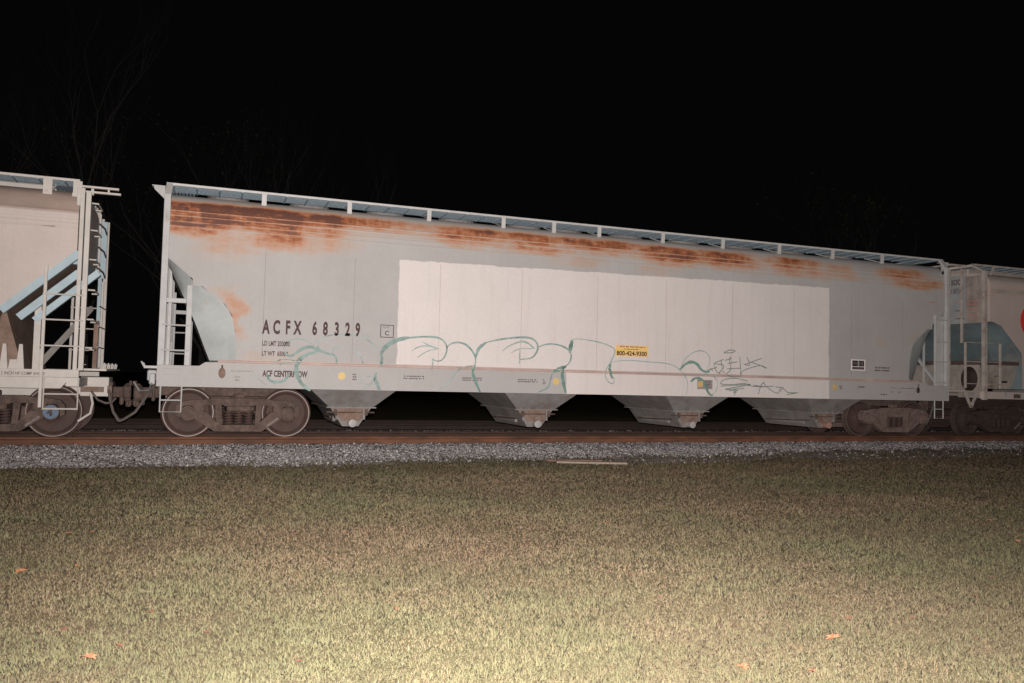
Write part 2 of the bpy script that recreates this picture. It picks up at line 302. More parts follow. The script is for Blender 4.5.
class MB:
    def __init__(s): s.v = []; s.f = []; s.mi = []
    def add(s, v, f, mi=0):
        k = len(s.v); s.v += [tuple(p) for p in v]; s.f += [tuple(i+k for i in q) for q in f]; s.mi += [mi]*len(f)
    def box(s, x0, x1, y0, y1, z0, z1, mi=0, c=0.0):
        x0, x1 = min(x0, x1), max(x0, x1); y0, y1 = min(y0, y1), max(y0, y1); z0, z1 = min(z0, z1), max(z0, z1)
        bm = bmesh.new(); bmesh.ops.create_cube(bm, size=1)
        for q in bm.verts: q.co = Vector((x0+(q.co.x+.5)*(x1-x0), y0+(q.co.y+.5)*(y1-y0), z0+(q.co.z+.5)*(z1-z0)))
        c = min(c, .45*min(x1-x0, y1-y0, z1-z0))
        if c > 0: bmesh.ops.bevel(bm, geom=bm.edges[:], offset=c, segments=1, affect='EDGES')
        s.bm(bm, mi)
    def bm(s, bm, mi=0):
        bm.verts.index_update(); s.add([q.co.copy() for q in bm.verts], [[q.index for q in g.verts] for g in bm.faces], mi); bm.free()
    def bar(s, a, b, w, h=None, mi=0, up=(0, 0, 1), c=0):
        """rectangular bar from a to b, w across, h along 'up'"""
        h = h or w; a = Vector(a); b = Vector(b); d = (b-a); L = d.length; d.normalize(); U = Vector(up)
        if abs(d.dot(U)) > .98: U = Vector((1, 0, 0))
        R = d.cross(U).normalized(); U = R.cross(d)
        v = [];
        for q in (a, b):
            for i, j in ((-1, -1), (1, -1), (1, 1), (-1, 1)): v.append(q+R*i*w/2+U*j*h/2)
        s.add(v, [(0, 3, 2, 1), (4, 5, 6, 7), (0, 1, 5, 4), (1, 2, 6, 5), (2, 3, 7, 6), (3, 0, 4, 7)], mi)
    def tube(s, pts, rad, n=8, mi=0, caps=True):
        pts = [Vector(p) for p in pts]; rad = rad if isinstance(rad, (list, tuple)) else [rad]*len(pts)
        rings = []; ref = None
        for i, p in enumerate(pts):
            t = (pts[min(i+1, len(pts)-1)]-pts[max(i-1, 0)]).normalized()
            if ref is None: ref = Vector((0, 0, 1)) if abs(t.z) < .9 else Vector((1, 0, 0))
            a = t.cross(ref).normalized(); b = a.cross(t); ref = b
            rings.append([p+(a*math.cos(2*PI*k/n)+b*math.sin(2*PI*k/n))*rad[i] for k in range(n)])
        v = [q for g in rings for q in g]; fc = []
        for i in range(len(pts)-1):
            for k in range(n): fc.append((i*n+k, i*n+(k+1) % n, (i+1)*n+(k+1) % n, (i+1)*n+k))
        if caps: fc += [tuple(range(n-1, -1, -1)), tuple(range((len(pts)-1)*n, len(pts)*n))]
        s.add(v, fc, mi)
    def lathe_y(s, cx, cz, prof, n=40, mi=0):
        """prof: (y, r) list, spun about the y axis through (cx, cz)"""
        v = []; fc = []; k = len(prof)
        for j in range(n):
            a = 2*PI*j/n
            for y, r_ in prof: v.append((cx+r_*math.cos(a), y, cz+r_*math.sin(a)))
        for j in range(n):
            for i in range(k-1): fc.append((j*k+i, j*k+i+1, ((j+1) % n)*k+i+1, ((j+1) % n)*k+i))
        s.add(v, fc, mi)
    def prism_xz(s, poly, y0, y1, mi=0):
        n = len(poly); v = [(x, y0, z) for x, z in poly]+[(x, y1, z) for x, z in poly]
        fc = [tuple(range(n)), tuple(range(2*n-1, n-1, -1))]+[(i, i+n, (i+1) % n+n, (i+1) % n) for i in range(n)]
        s.add(v, fc, mi)
    def build(s, name, m, parent=None, smooth=False, loc=None):
        o = me_from(name, s.v, s.f, m, parent, smooth, loc)
        if any(s.mi): o.data.polygons.foreach_set('material_index', s.mi)
        bm = bmesh.new(); bm.from_mesh(o.data); bmesh.ops.recalc_face_normals(bm, faces=bm.faces); bm.to_mesh(o.data); bm.free()
        if smooth:
            try: o.data.set_sharp_from_angle(angle=math.radians(35))
            except Exception: pass
        return o

def crom(pts, step=.04, closed=False):
    P = [Vector((p[0], p[1], 0)) for p in pts]
    if len(P) == 2: P.insert(1, (P[0]+P[1])/2)
    out = []
    for i in range(len(P)-1):
        p0 = P[i-1] if i else P[0]*2-P[1]; p1, p2 = P[i], P[i+1]; p3 = P[i+2] if i+2 < len(P) else P[-1]*2-P[-2]
        n = max(2, int((p2-p1).length/step))
        for k in range(n):
            t = k/n
            out.append(.5*((2*p1)+(p2-p0)*t+(2*p0-5*p1+4*p2-p3)*t*t+(3*p1-p0-3*p2+p3)*t**3))
    out.append(P[-1]); return [(q.x, q.y) for q in out]
def side_y(z):
    return -1.605 if z > 1.478 else (-1.659 if z > 1.402 else -1.629)
def ribbon(mb, pts, wdt, lift=0.0, taper=True):
    q = crom(pts); n = len(q); v = []; fc = []
    for i, (x, z) in enumerate(q):
        a = q[max(0, i-1)]; b = q[min(n-1, i+1)]; dx, dz = b[0]-a[0], b[1]-a[1]; l = math.hypot(dx, dz) or 1
        t = i/(n-1); ww = wdt/2*((.45+.55*math.sin(PI*min(1, max(0, t*.9+.05)))) if taper else 1)*(1+.12*math.sin(7*t*PI+wdt*90))
        nx, nz = -dz/l*ww, dx/l*ww
        for s_ in (-1, 1):
            X, Z = x+nx*s_, z+nz*s_
            v.append((X, side_y(Z)-lift, Z))
    for i in range(n-1): fc.append((2*i, 2*i+1, 2*i+3, 2*i+2))
    mb.add(v, fc)

def text(s, x, z, size, m, parent, name='lettering', y=-1.605, bold=0, xs=1.0, face='-y', align='LEFT', slant=0):
    cu = bpy.data.curves.new(name, 'FONT'); cu.body = s; cu.size = size; cu.offset = bold; cu.align_x = align; cu.shear = slant; cu.resolution_u = 3
    o = bpy.data.objects.new('tmp', cu); col.objects.link(o); bpy.context.view_layer.update()
    me = bpy.data.meshes.new_from_object(o.evaluated_get(bpy.context.evaluated_depsgraph_get()))
    bpy.data.objects.remove(o); base = root_loc(parent)
    for q in me.vertices:
        a, b = q.co.x*xs, q.co.y
        if face == '-y': p = Vector((x+a, y, z+b))
        elif face == '-x': p = Vector((x, y-a, z+b))
        else: p = Vector((x, y+a, z+b))
        q.co = p-base
    me.materials.clear(); me.materials.append(m); me.name = name
    ob = bpy.data.objects.new(name, me); col.objects.link(ob); ob.parent = parent
    return ob
def copy_tree(o, parent=None):
    c = o.copy(); col.objects.link(c)
    if parent: c.parent = parent
    for ch in list(o.children): copy_tree(ch, c)
    return c
# ------------------------------------------------------------------ rail car kit
PROF = [(1.44, 1.6), (3.78, 1.6), (3.95, 1.592), (4.10, 1.57), (4.20, 1.54), (4.28, 1.50), (4.35, 1.45), (4.41, 1.38), (4.45, 1.28), (4.47, 1.1), (4.49, .6), (4.50, 0)]
def hopper_body(root, name, XL, XR, fout, fin, prof, ridges, paint, slope_m, fine=.03, rust=None, panel=None, yin=1.27, split=3.7, sides=('L', 'R'), slope_name='slope_sheet'):
    zs = [p[0] for p in prof]; ys = [p[1] for p in prof]; eave = max(z for z, y in prof if y >= 1.25)
    def py(z):
        y = float(np.interp(z, zs, ys))
        for rz in ridges: y += .007*max(0, 1-abs(z-rz)/.016)
        return y
    up = sorted(set([round(v, 3) for v in np.arange(split, eave, .03)]+[round(rz+d, 3) for rz in ridges for d in (-.016, 0, .016)]+[eave]))
    nlow = int((split-zs[0])/max(.035, fine)); half = (XR-XL)/2
    fx = [p[0] for p in fout]; fz = [p[1] for p in fout]
    xs = sorted(set([round(v, 3) for v in np.arange(XL, XR, fine)]+[XR]+[round(XL+p[0], 3) for p in fout]+[round(XR-p[0], 3) for p in fout]))
    def zb(x): return float(np.interp(min(x-XL, XR-x), fx, fz))
    V = []; F = []
    nr = nlow+len(up)
    for sgn in (-1, 1):
        k0 = len(V)
        for x in xs:
            b = min(zb(x), split-.02)
            for i in range(nlow): 
                z = b+(split-b)*i/nlow; V.append((x, sgn*py(z), z))
            for z in up: V.append((x, sgn*py(z), z))
        for i in range(len(xs)-1):
            for j in range(nr-1):
                a = k0+i*nr+j; q = (a, a+nr, a+nr+1, a+1); F.append(q if sgn < 0 else q[::-1])
    top = [(p[1], p[0]) for p in prof if p[0] >= eave]; row = [(-y, z) for y, z in top]+[(y, z) for y, z in reversed(top[:-1])]
    k = len(V); rx = np.linspace(XL, XR, 30)
    for x in rx:
        for y, z in row: V.append((x, y, z))
    nn = len(row)
    for i in range(len(rx)-1):
        for j in range(nn-1): F.append((k+i*nn+j, k+(i+1)*nn+j, k+(i+1)*nn+j+1, k+i*nn+j+1))
    for X, s_ in ((XL, 1), (XR, -1)):
        ring = [(X, -py(z), z) for z in [fz[0]]+[z for z in up if z > fz[0]]]+[(X, y, z) for y, z in row[1:-1]]+[(X, py(z), z) for z in reversed([fz[0]]+[z for z in up if z > fz[0]])]
        k = len(V); V += ring; F.append(tuple(range(k, k+len(ring))))
    o = me_from(name, V, F, paint, root)
    base = root_loc(root); me = o.data; n = len(me.vertices); co = np.empty(n*3); me.vertices.foreach_get('co', co); co = co.reshape(-1, 3)
    X = co[:, 0]+base.x; Z = co[:, 2]+base.z; Y = co[:, 1]+base.y
    A = np.zeros(n)
    def wob(a, b, s):
        q = np.random.default_rng(s); o_ = 0
        for k in range(7):
            fx_, fz_ = q.uniform(.4, 1.3)*1.55**k, q.uniform(1.2, 2.6)*1.45**k; o_ = o_+np.sin(a*fx_*3+b*fz_*2+q.uniform(0, 6.28))*np.cos(a*fx_-b*fz_*3+q.uniform(0, 6.28))/1.28**k
        return o_/2.2
    X0_, Z0_ = X, Z
    if rust: Xw = X+.22*wob(X, Z, 1); Zw = Z+.045*wob(X, Z, 2)
    else: Xw, Zw = X, Z
    for x0, x1, z0, z1, s_ in (rust or []):
        cx, cz, rx_, rz = (x0+x1)/2, (z0+z1)/2, (x1-x0)/2+.12, (z1-z0)/2+.05
        d = (np.abs((Xw-cx)/rx_)**2.6+np.abs((Zw-cz)/rz)**2.6)**(1/2.6)
        A = np.maximum(A, s_*np.clip(1.62-d*1.15, 0, 1))+.07*s_*np.clip(1.4-d*.6, 0, 1)*(z0 > 3)
    if rust:
        A += .16*np.clip((Z-3.55)/.4, 0, 1)*(Z < 4.45)
        for rz_ in ridges: A *= 1-.60*np.exp(-((Z-rz_)/.010)**2)
        A *= 1-.75*np.clip((Z-4.27)/.08, 0, 1)
        A *= np.where(X > -5.6, .80, 1.0)*np.where(Z < 3.4, .62, 1.0)
    A = np.where(Y < 0, np.clip(A, 0, 1.3), .2)
    me.attributes.new('rust', 'FLOAT', 'POINT').data.foreach_set('value', A.astype(np.float32))
    P = np.full(n, -.5)
    if panel: P = np.clip(panel(X, Z), -.5, .5); P = np.where(Y < 0, P, -.5)
    me.attributes.new('panel', 'FLOAT', 'POINT').data.foreach_set('value', P.astype(np.float32))
    me.polygons.foreach_set('use_smooth', [True]*len(me.polygons)); me.set_sharp_from_angle(angle=math.radians(30))
    # folded corner and slope sheet at each end
    def res(pts, m_):
        L = [0]
        for a, b in zip(pts, pts[1:]): L.append(L[-1]+math.hypot(b[0]-a[0], b[1]-a[1]))
        t = np.linspace(0, L[-1], m_); return list(zip(np.interp(t, L, [p[0] for p in pts]), np.interp(t, L, [p[1] for p in pts])))
    for e in sides:
        mb = MB(); q = 16; po = res(fout, q); pi_ = res(fin, q)
        X0, sx = (XL, 1) if e == 'L' else (XR, -1)
        rows = []
        for (ox, oz), (ix, iz) in zip(po, pi_):
            rows.append([(X0+sx*ox, -1.598, oz), (X0+sx*(ox*.5+ix*.5), -(1.6*.5+yin*.5)-.03, oz*.5+iz*.5), (X0+sx*ix, -yin, iz), (X0+sx*(ix+.02), 0, iz), (X0+sx*ix, yin, iz), (X0+sx*(ox*.5+ix*.5), (1.6*.5+yin*.5)+.03, oz*.5+iz*.5), (X0+sx*ox, 1.598, oz)])
        v = [p for r_ in rows for p in r_]; fc = [(i*7+j, i*7+j+1, (i+1)*7+j+1, (i+1)*7+j) for i in range(q-1) for j in range(6)]
        mb.add(v, fc); so = mb.build(slope_name, slope_m, root, smooth=True)
    return o

def truck(root, xc, label=None, steel=None):
    """bogie: frame and bolster, four wheels, two axles, bearing caps, springs; the near side is -y"""
    steel = steel or M['steel_rust']; wm = steel if steel is M['truck_dark'] else M['wheel']
    mb = MB()
    for s in (-1, 1):
        y = s*1.05
        A = lambda a, b, w_, h_: mb.bar((xc+a[0], y, a[1]), (xc+b[0], y, b[1]), h_, w_)
        mb.prism_xz([(xc+x, z) for x, z in [(-.70, .70), (-.45, .745), (.45, .745), (.70, .70), (.72, .60), (.46, .615), (-.46, .615), (-.72, .60)]], y-.10, y+.10)
        for t in (-1, 1):
            # pedestal jaw over the bearing
            prof = [(t*.66, .72), (t*.84, .70), (t*1.02, .67), (t*1.10, .58), (t*1.10, .42), (t*1.03, .38), (t*1.02, .52), (t*.97, .60), (t*.82, .60), (t*.77, .52), (t*.76, .34), (t*.66, .36), (t*.62, .56)]
            mb.prism_xz([(xc+x, z) for x, z in prof], y-.08, y+.08)
            # diagonal and column
            mb.prism_xz([(xc+x, z) for x, z in [(t*.79, .47), (t*.77, .35), (t*.42, .121), (t*.29, .121), (t*.29, .25), (t*.40, .31), (t*.58, .49)]], y-.09, y+.09)
            mb.prism_xz([(xc+x, z) for x, z in [(t*.42, .62), (t*.31, .62), (t*.29, .21), (t*.38, .21)]], y-.085, y+.085)
            mb.tube([(xc+t*.355, y-s*-.085, .52), (xc+t*.355, y+s*.11, .52)], .02, 6)
            mb.tube([(xc+t*.345, y-s*-.085, .34), (xc+t*.345, y+s*.11, .34)], .02, 6)
        mb.prism_xz([(xc+x, z) for x, z in [(-.40, .23), (-.36, .125), (.36, .125), (.40, .23), (.30, .25), (-.30, .25)]], y-.14, y+.14)
        mb.box(xc-.22, xc+.22, y-.15, y+.13, .50, .61, c=.02)     # bolster end
        mb.box(xc-.27, xc+.27, y-.12, y+.12, .60, .64)
        mb.box(xc-.10, xc+.10, y-.04, y+.1, .74, .83, c=.02)      # side bearing
        mb.box(xc-.17, xc-.13, y-.155, y-.15, .525, .585); mb.box(xc+.1, xc+.15, y-.155, y-.15, .525, .585)
    mb.box(xc-.2, xc+.2, -.95, .95, .42, .66, c=.03)
    mb.lathe_y(xc, .7, [(-.01, .0), (-.01, .02)], 6)
    # brake beams
    for t in (-1, 1): mb.bar((xc+t*.36, -.7, .36), (xc+t*.36, .7, .36), .08, .1); mb.bar((xc+t*.36, -.68, .40), (xc+t*.44, -.68, .50), .1, .2)
    T = mb.build('truck', steel, root)
    for s in (-1, 1):
        q = MB(); q.bar((xc+.50, s*1.155, .215), (xc+.72, s*1.155, .385), .012, .035, up=(0, 0, 1)); q.build('frame_stencil', M['stencil_dim'], T)
    if label: T['label'] = label
    wp = [(-.690, .12), (-.690, .457-.10), (-.700, .457-.055), (-.690, .457-.012), (-.69, .47), (-.695, .487), (-.715, .487), (-.728, .465), (-.74, .457), (-.825, .453), (-.832, .449), (-.832, .434), (-.829, .412), (-.815, .400), (-.775, .36), (-.765, .24), (-.80, .155), (-.835, .13), (-.835, .0)]
    for tx in (-.889, .889):
        for s in (-1, 1):
            q = MB(); q.lathe_y(xc+tx, .457, [(y*-s, r_) for y, r_ in wp], 56)
            wobj = q.build('wheel', [wm, M['rim'] if wm is not steel else steel], T, smooth=True)
            me = wobj.data; base = root_loc(root)
            for pl in me.polygons:
                c = pl.center; rr = math.hypot(c.x+base.x-xc-tx, c.z+base.z-.457)
                if .436 < rr < .4555 and abs(c.y+base.y) > .824: pl.material_index = 1
        q = MB(); q.tube([(xc+tx, -.98, .457), (xc+tx, .98, .457)], .078, 12); q.build('axle', M['wheel'], T, smooth=True)
        for s in (-1, 1):
            q = MB(); q.lathe_y(xc+tx, .457, [(s*.96, .135), (s*1.16, .135), (s*1.165, .11), (s*1.19, .105), (s*1.195, .0)], 20)
            for k in range(3):
                a = k*2*PI/3+.4; q.lathe_y(xc+tx+.07*math.cos(a), .457+.07*math.sin(a), [(s*1.19, .016), (s*1.21, .016), (s*1.21, 0)], 6)
            q.build('bearing_cap', steel, T, smooth=True)
    for s in (-1, 1):
        for dx in (-.18, 0, .18):
            q = MB()
            pts = [(xc+dx+.075*math.cos(a), s*1.05+.075*math.sin(a), .25+.25*a/(2*PI*5)) for a in np.linspace(0, 2*PI*5, 61)]
            q.tube(pts, .019, 6); q.build('spring', wm, T, smooth=True)
    return T

def ladder(root, xa, xb, z0, z1, rungs, m, y=-1.62, stiles=(True, True), wdt=.055, name='ladder'):
    mb = MB()
    if stiles[0]: mb.box(xa-wdt/2, xa+wdt/2, y-.02, y+.03, z0, z1, c=.004)
    if stiles[1]: mb.box(xb-wdt/2, xb+wdt/2, y-.02, y+.03, z0, z1, c=.004)
    if not any(stiles): mb.box(xa-.02, xa+.02, y-.02, y+.02, rungs[0]-.02, rungs[0]+.02)
    o = mb.build(name, m, root)
    for z in rungs:
        q = MB(); q.tube([(xa-.03, y-.032, z), (xb+.03, y-.032, z)], .014, 6); q.build('rung', m, o, smooth=True)
    return o
def step(root, xa, xb, ztop, zb, rungs, m, y=-1.56):
    q = MB()
    q.tube([(xa, y, ztop), (xa, y, zb), (xb, y, zb), (xb, y, ztop)], .015, 6)
    o = q.build('stirrup_step', m, root)
    for z in rungs:
        q = MB(); q.tube([(xa, y-.01, z), (xb, y-.01, z)], .014, 6); q.build('rung', m, o, smooth=True)
    return o

def running_board(root, XL, XR, z, stan, m_top, m_edge, yo=1.45, yi=.74, base_z=4.38, lean=0, sw=.085):
    mb = MB()
    for s in (-1, 1):
        # open grating: many bars with slots between them
        mb.box(XL, XR, s*(yo-.006), s*(yo-.045), z-.036, z)
        n = 9
        for k in range(n):
            y = yi+(yo-.05-yi)*(k+.5)/n; wd = (yo-.05-yi)/n*.80
            mb.box(XL, XR, s*(y-wd/2), s*(y+wd/2), z-.03, z-.004)
        x = XL+.1
        while x < XR:
            mb.box(x, x+.03, s*yi, s*(yo-.046), z-.042, z-.031); x += .4
    for X in (XL, XR-.5):
        for k in range(8): mb.box(X+k*.062, X+k*.062+.045, -yi+.002, yi-.002, z-.03, z-.004)
    o = mb.build('running_board', m_top, root)
    e = MB()
    for s in (-1, 1): e.box(XL, XR, s*yo, s*(yo-.006), z-.040, z+.002)
    e.build('board_edge', m_edge, o)
    for x in stan:
        for s in (-1, 1):
            q = MB(); q.bar((x-lean, s*(yo-.02), base_z), (x, s*(yo-.012), z-.03), sw, .03, up=(0, 1, 0))
            q.bar((x+.01, s*(yo-.1), base_z+.05), (x+.05, s*(yi+.05), z-.04), .035, .02)
            q.build('stanchion', m_edge, o)
    return o

def bay(root, xc, cap_m, ztop=.97):
    mb = MB()
    A = [(xc-.86, -1.45, ztop), (xc+.84, -1.45, ztop), (xc+.84, 1.45, ztop), (xc-.86, 1.45, ztop)]
    B = [(xc-.43, -1.10, .60), (xc+.43, -1.10, .60), (xc+.43, 1.10, .60), (xc-.43, 1.10, .60)]
    up = [(p[0], p[1], 1.5) for p in A]
    mb.add(up+A+B, [(0, 1, 5, 4), (1, 2, 6, 5), (2, 3, 7, 6), (3, 0, 4, 7), (4, 5, 9, 8), (5, 6, 10, 9), (6, 7, 11, 10), (7, 4, 8, 11)])
    H = mb.build('hopper_bay', M['bay'], root)
    q = MB(); q.box(xc-.49, xc+.49, -1.16, 1.16, .585, .612, c=.004)
    for k in range(5): q.tube([(xc-.36+k*.18, -1.13, .575), (xc-.36+k*.18, -1.13, .64)], .014, 6)
    q.build('flange', M['bay'], H)
    q = MB(); C_ = [(xc-.40, -1.08, .585), (xc+.40, -1.08, .585), (xc+.40, 1.08, .585), (xc-.40, 1.08, .585)]
    D_ = [(xc-.15, -1.0, .22), (xc+.17, -1.0, .22), (xc+.17, 1.0, .22), (xc-.15, 1.0, .22)]
    q.add(C_+D_, [(0, 1, 5, 4), (1, 2, 6, 5), (2, 3, 7, 6), (3, 0, 4, 7), (4, 5, 6, 7)])
    q.box(xc-.30, xc-.26, -1.10, -1.06, .36, .58); q.box(xc+.24, xc+.28, -1.10, -1.06, .36, .58)
    q.box(xc-.28, xc-.22, -.6, .6, .3, .5)
    g = q.build('outlet_gate', M['bay'], H)
    q = MB(); q.add([(xc-.37, -1.083, .575), (xc+.37, -1.083, .575), (xc+.20, -1.035, .33), (xc-.16, -1.035, .33)], [(0, 3, 2, 1)]); q.build('gate_plate', M['gate_rust'], H)
    q = MB(); q.tube([(xc-.47, -1.06, .50), (xc+.47, -1.06, .50)], .017, 6)
    for k in (-.3, .3): q.box(xc+k-.03, xc+k+.03, -1.13, -1.085, .44, .56, c=.006)
    q.bar((xc-.38, -.95, .40), (xc-.26, .9, .34), .03); q.build('gate_shaft', M['steel_rust'], H)
    q = MB(); q.lathe_y(xc+.02, .290, [(-1.0, .072), (-1.17, .072), (-1.175, .078), (-1.20, .078), (-1.205, .06), (-1.205, 0)], 20)
    q.build('outlet_cap', cap_m, H, smooth=True)
    return H

def coupler(root, x0, d):
    """knuckle coupler pointing in direction d from the end sill at x0"""
    q = MB(); X = lambda a: x0+d*a
    q.box(X(-.05), X(.32), -.11, .11, .70, .90, c=.02)
    q.box(X(.02), X(.08), -.24, .24, .64, 1.00, c=.015)
    q.box(X(.26), X(.50), -.23, .18, .62, .97, c=.05)
    q.box(X(.42), X(.60), -.26, -.06, .66, .94, c=.05)
    q.box(X(.40), X(.56), .05, .22, .66, .92, c=.05)
    q.tube([(X(.46), -.17, .56), (X(.46), -.17, 1.02)], .03, 8)
    q.box(X(.30), X(.40), -.1, .1, .52, .66, c=.02); q.box(X(.20), X(.27), -.20, -.1, .56, .72, c=.02)
    q.build('coupler', M['steel_rust'], root)

# ------------------------------------------------------------------ the main grey hopper
XL, XR = -9.36, 9.18
main = thing('covered_hopper_car', 'long gray hopper car with a white repainted panel, rusty top edge and teal graffiti', 'railroad car', (-.09, 0, 0), 'covered hopper cars in the train')
FO = [(0, 3.25), (.42, 2.90), (.43, 2.78), (.58, 2.78), (.98, 2.476), (1.11, 2.28), (1.18, 1.97), (1.205, 1.64), (1.21, 1.44)]
FI = [(0, 3.15), (.12, 2.91), (.27, 2.6), (.41, 2.3), (.52, 2.05), (.65, 1.71), (.76, 1.44)]
def panel_main(X, Z):
    top = 3.53+(X+5.17)/10.6*.11
    return np.minimum(np.minimum(X+5.16, 5.44-X), np.minimum(top-Z, .6))
hopper_body(main, 'body', XL, XR, FO, FI, PROF, (4.123, 4.032, 3.923, 3.832), M['main_paint'], M['slope'], rust=RUST, panel=panel_main)
# side sill, both sides
ZS0, ZS1 = .953, 1.405
mb = MB(); xs = np.arange(-9.47, 9.30, .05); xs = list(xs)+[9.30]
V = []; F = []
for x in xs:
    zt = np.interp(min(x+9.47, 9.30-x), [0, .70, .80], [1.33, 1.335, ZS1])
    for t in np.linspace(0, 1, 9): V.append((x, -1.625, ZS0+(zt-ZS0)*t))
F = [(i*9+j, (i+1)*9+j, (i+1)*9+j+1, i*9+j+1) for i in range(len(xs)-1) for j in range(8)]
mb.add(V, F)
po = [(-9.47, ZS0), (9.30, ZS0), (9.30, 1.33), (8.60, 1.335), (8.50, ZS1), (-8.67, ZS1), (-8.77, 1.335), (-9.47, 1.33)]
mb.prism_xz(po, -1.6249, -1.50)
k0 = len(V)
o = me_from('side_sill', mb.v, mb.f, M['main_paint'], main)
n = len(o.data.vertices); P = np.full(n, -.5); R_ = np.zeros(n)
for i in range(n):
    c = o.data.vertices[i].co; X = c.x-.09
    P[i] = max(-.5, min(.5, min(X+1.52, 5.44-X))); R_[i] = .12 if c.z > 1.30 else 0.02
o.data.attributes.new('panel', 'FLOAT', 'POINT').data.foreach_set('value', P.astype(np.float32))
o.data.attributes.new('rust', 'FLOAT', 'POINT').data.foreach_set('value', R_.astype(np.float32))
mb = MB(); mb.prism_xz(po, 1.50, 1.625); mb.build('side_sill', M['main_trim'], main)
# ledge between body and sill: pale lip over a stained strip
for s in (-1, 1):
    mb = MB(); mb.box(XL+1.2, XR-1.2, s*1.585, s*1.652, 1.452, 1.472, c=.004); mb.build('sill_ledge', M['ledge'], main)
    mb = MB(); mb.box(XL+.9, XR-.9, s*1.585, s*1.640, 1.4055, 1.4515, c=.006); mb.build('ledge_strip', M['pink'], main)
mb = MB(); mb.box(-7.0, 6.9, -.32, .32, .99, 1.12); mb.box(-8.4, 8.2, -1.45, 1.45, 1.38, 1.44)
for x in (-8.04, 8.04): mb.box(x-.22, x+.22, -1.49, 1.49, .965, 1.3, c=.02)
mb.build('center_sill', M['bay'], main)
for x0, x1 in ((-9.5, -7.1), (7.0, 9.33)): mb = MB(); mb.box(x0, x1, -.32, .32, .76, 1.12, c=.01); mb.build('draft_sill', M['steel_rust'], main)
for x in (-7.693, -6.032, -4.32, -2.561, -.808, .899, 2.645, 4.396, 6.13, 7.75):
    mb = MB(); mb.box(x-.006, x+.006, -1.6018, -1.598, 1.49, 3.50); mb.build('weld_seam', M['seam_pale'] if -5.1 < x < 5.4 else M['seam_dull'], main)
# corner posts, end framing, ladders, steps
tm = M['main_trim']
for d, X0, X1 in ((1, -9.47, -9.36), (-1, 9.29, 9.19)):
    for s in (-1, 1):
        q = MB(); q.box(X0, X1, s*1.635, s*1.555, 1.331, 4.40, c=.006)
        q.bar(((X0+X1)/2, s*1.595, 4.36), ((X0+X1)/2+d*.02, s*1.42, 4.62), .11, .06, up=(0, 1, 0))
        q.build('corner_post', tm, main)
        q = MB(); q.box(X0+d*.13, X0+d*.16, s*1.0, s*.95, 1.2, 3.2); q.bar((X0+d*.14, s*1.45, 1.3), (X0+d*.14, s*.3, 2.6), .06); q.build('end_brace', tm, main)
    q = MB(); q.box(X0-d*.22, X0+d*.22, -1.5, 1.5, 1.27, 1.315)
    q.box(X0, X0+d*.10, -1.49, 1.49, .98, 1.265); q.build('end_platform', tm, main)
    q = MB(); q.prism_xz([(X0, 4.56), (X0-d*.19, 4.56), (X0-d*.18, 4.50), (X0, 4.33)], -1.44, -1.38)
    q.box(X0-d*.22, X0, -1.43, -1.25, 4.562, 4.575); q.build('roof_platform', tm, main)
for y in (-1.62, 1.62):
    o = ladder(main, -8.98, -8.98, 1.336, 2.78, [], tm, y, (True, False), .09)
    q = MB(); q.box(-9.36, -9.03, y-.03, y+.0, 2.45, 2.53, c=.004); q.build('rung', tm, o)
    for z in (2.05, 1.60): q = MB(); q.tube([(-9.42, y-.03, z), (-8.95, y-.03, z)], .016, 6); q.build('rung', tm, o, smooth=True)
    q = MB(); q.box(-9.33, -9.28, y*.93, y*.9, 1.336, 2.9); q.build('inner_post', tm, main)
    o = ladder(main, 8.84, 8.84, 1.336, 3.15, [], tm, y, (True, False), .06)
    for z in (3.03, 2.46, 1.95, 1.42): q = MB(); q.tube([(8.80, y-.03, z), (9.24, y-.03, z)], .016, 6); q.build('rung', tm, o, smooth=True)
for s in (-1, 1): q = MB(); q.box(8.87, 9.18, s*1.56, s*1.545, 1.34, 3.12); q.build('end_plate', tm, main)
step(main, -9.40, -9.05, .96, .50, [.71], tm); step(main, 8.88, 9.17, .96, .50, [.74], tm)
step(main, -9.40, -9.05, .96, .50, [.71], tm, 1.56); step(main, 8.88, 9.17, .96, .50, [.74], tm, 1.56)
ST = [-7.77+.02, -6.15, -4.55, -2.95, -1.80, -.72, .88, 2.48, 4.08, 5.68, 7.25]
running_board(main, -9.45, 9.27, 4.635, ST, M['walk'], M['walk_edge'])
for i in range(11):
    x = -8.35+i*1.6 if i < 5 else -8.9+i*1.6
    q = MB(); q.tube([(x, 0, 4.49), (x, 0, 4.74), (x, 0, 4.79)], [.40, .40, .30], 20)
    q.box(x-.05, x+.05, -.44, .44, 4.75, 4.80); q.build('roof_hatch', M['bay'], main)
for i, x in enumerate((-5.93, -1.98, 1.88, 5.81)): bay(main, x, M['cap_rust'] if i == 3 else M['cap'])
truck(main, -8.04); truck(main, 8.04, steel=M['truck_pale'])
coupler(main, -9.52, -1); coupler(main, 9.34, 1)
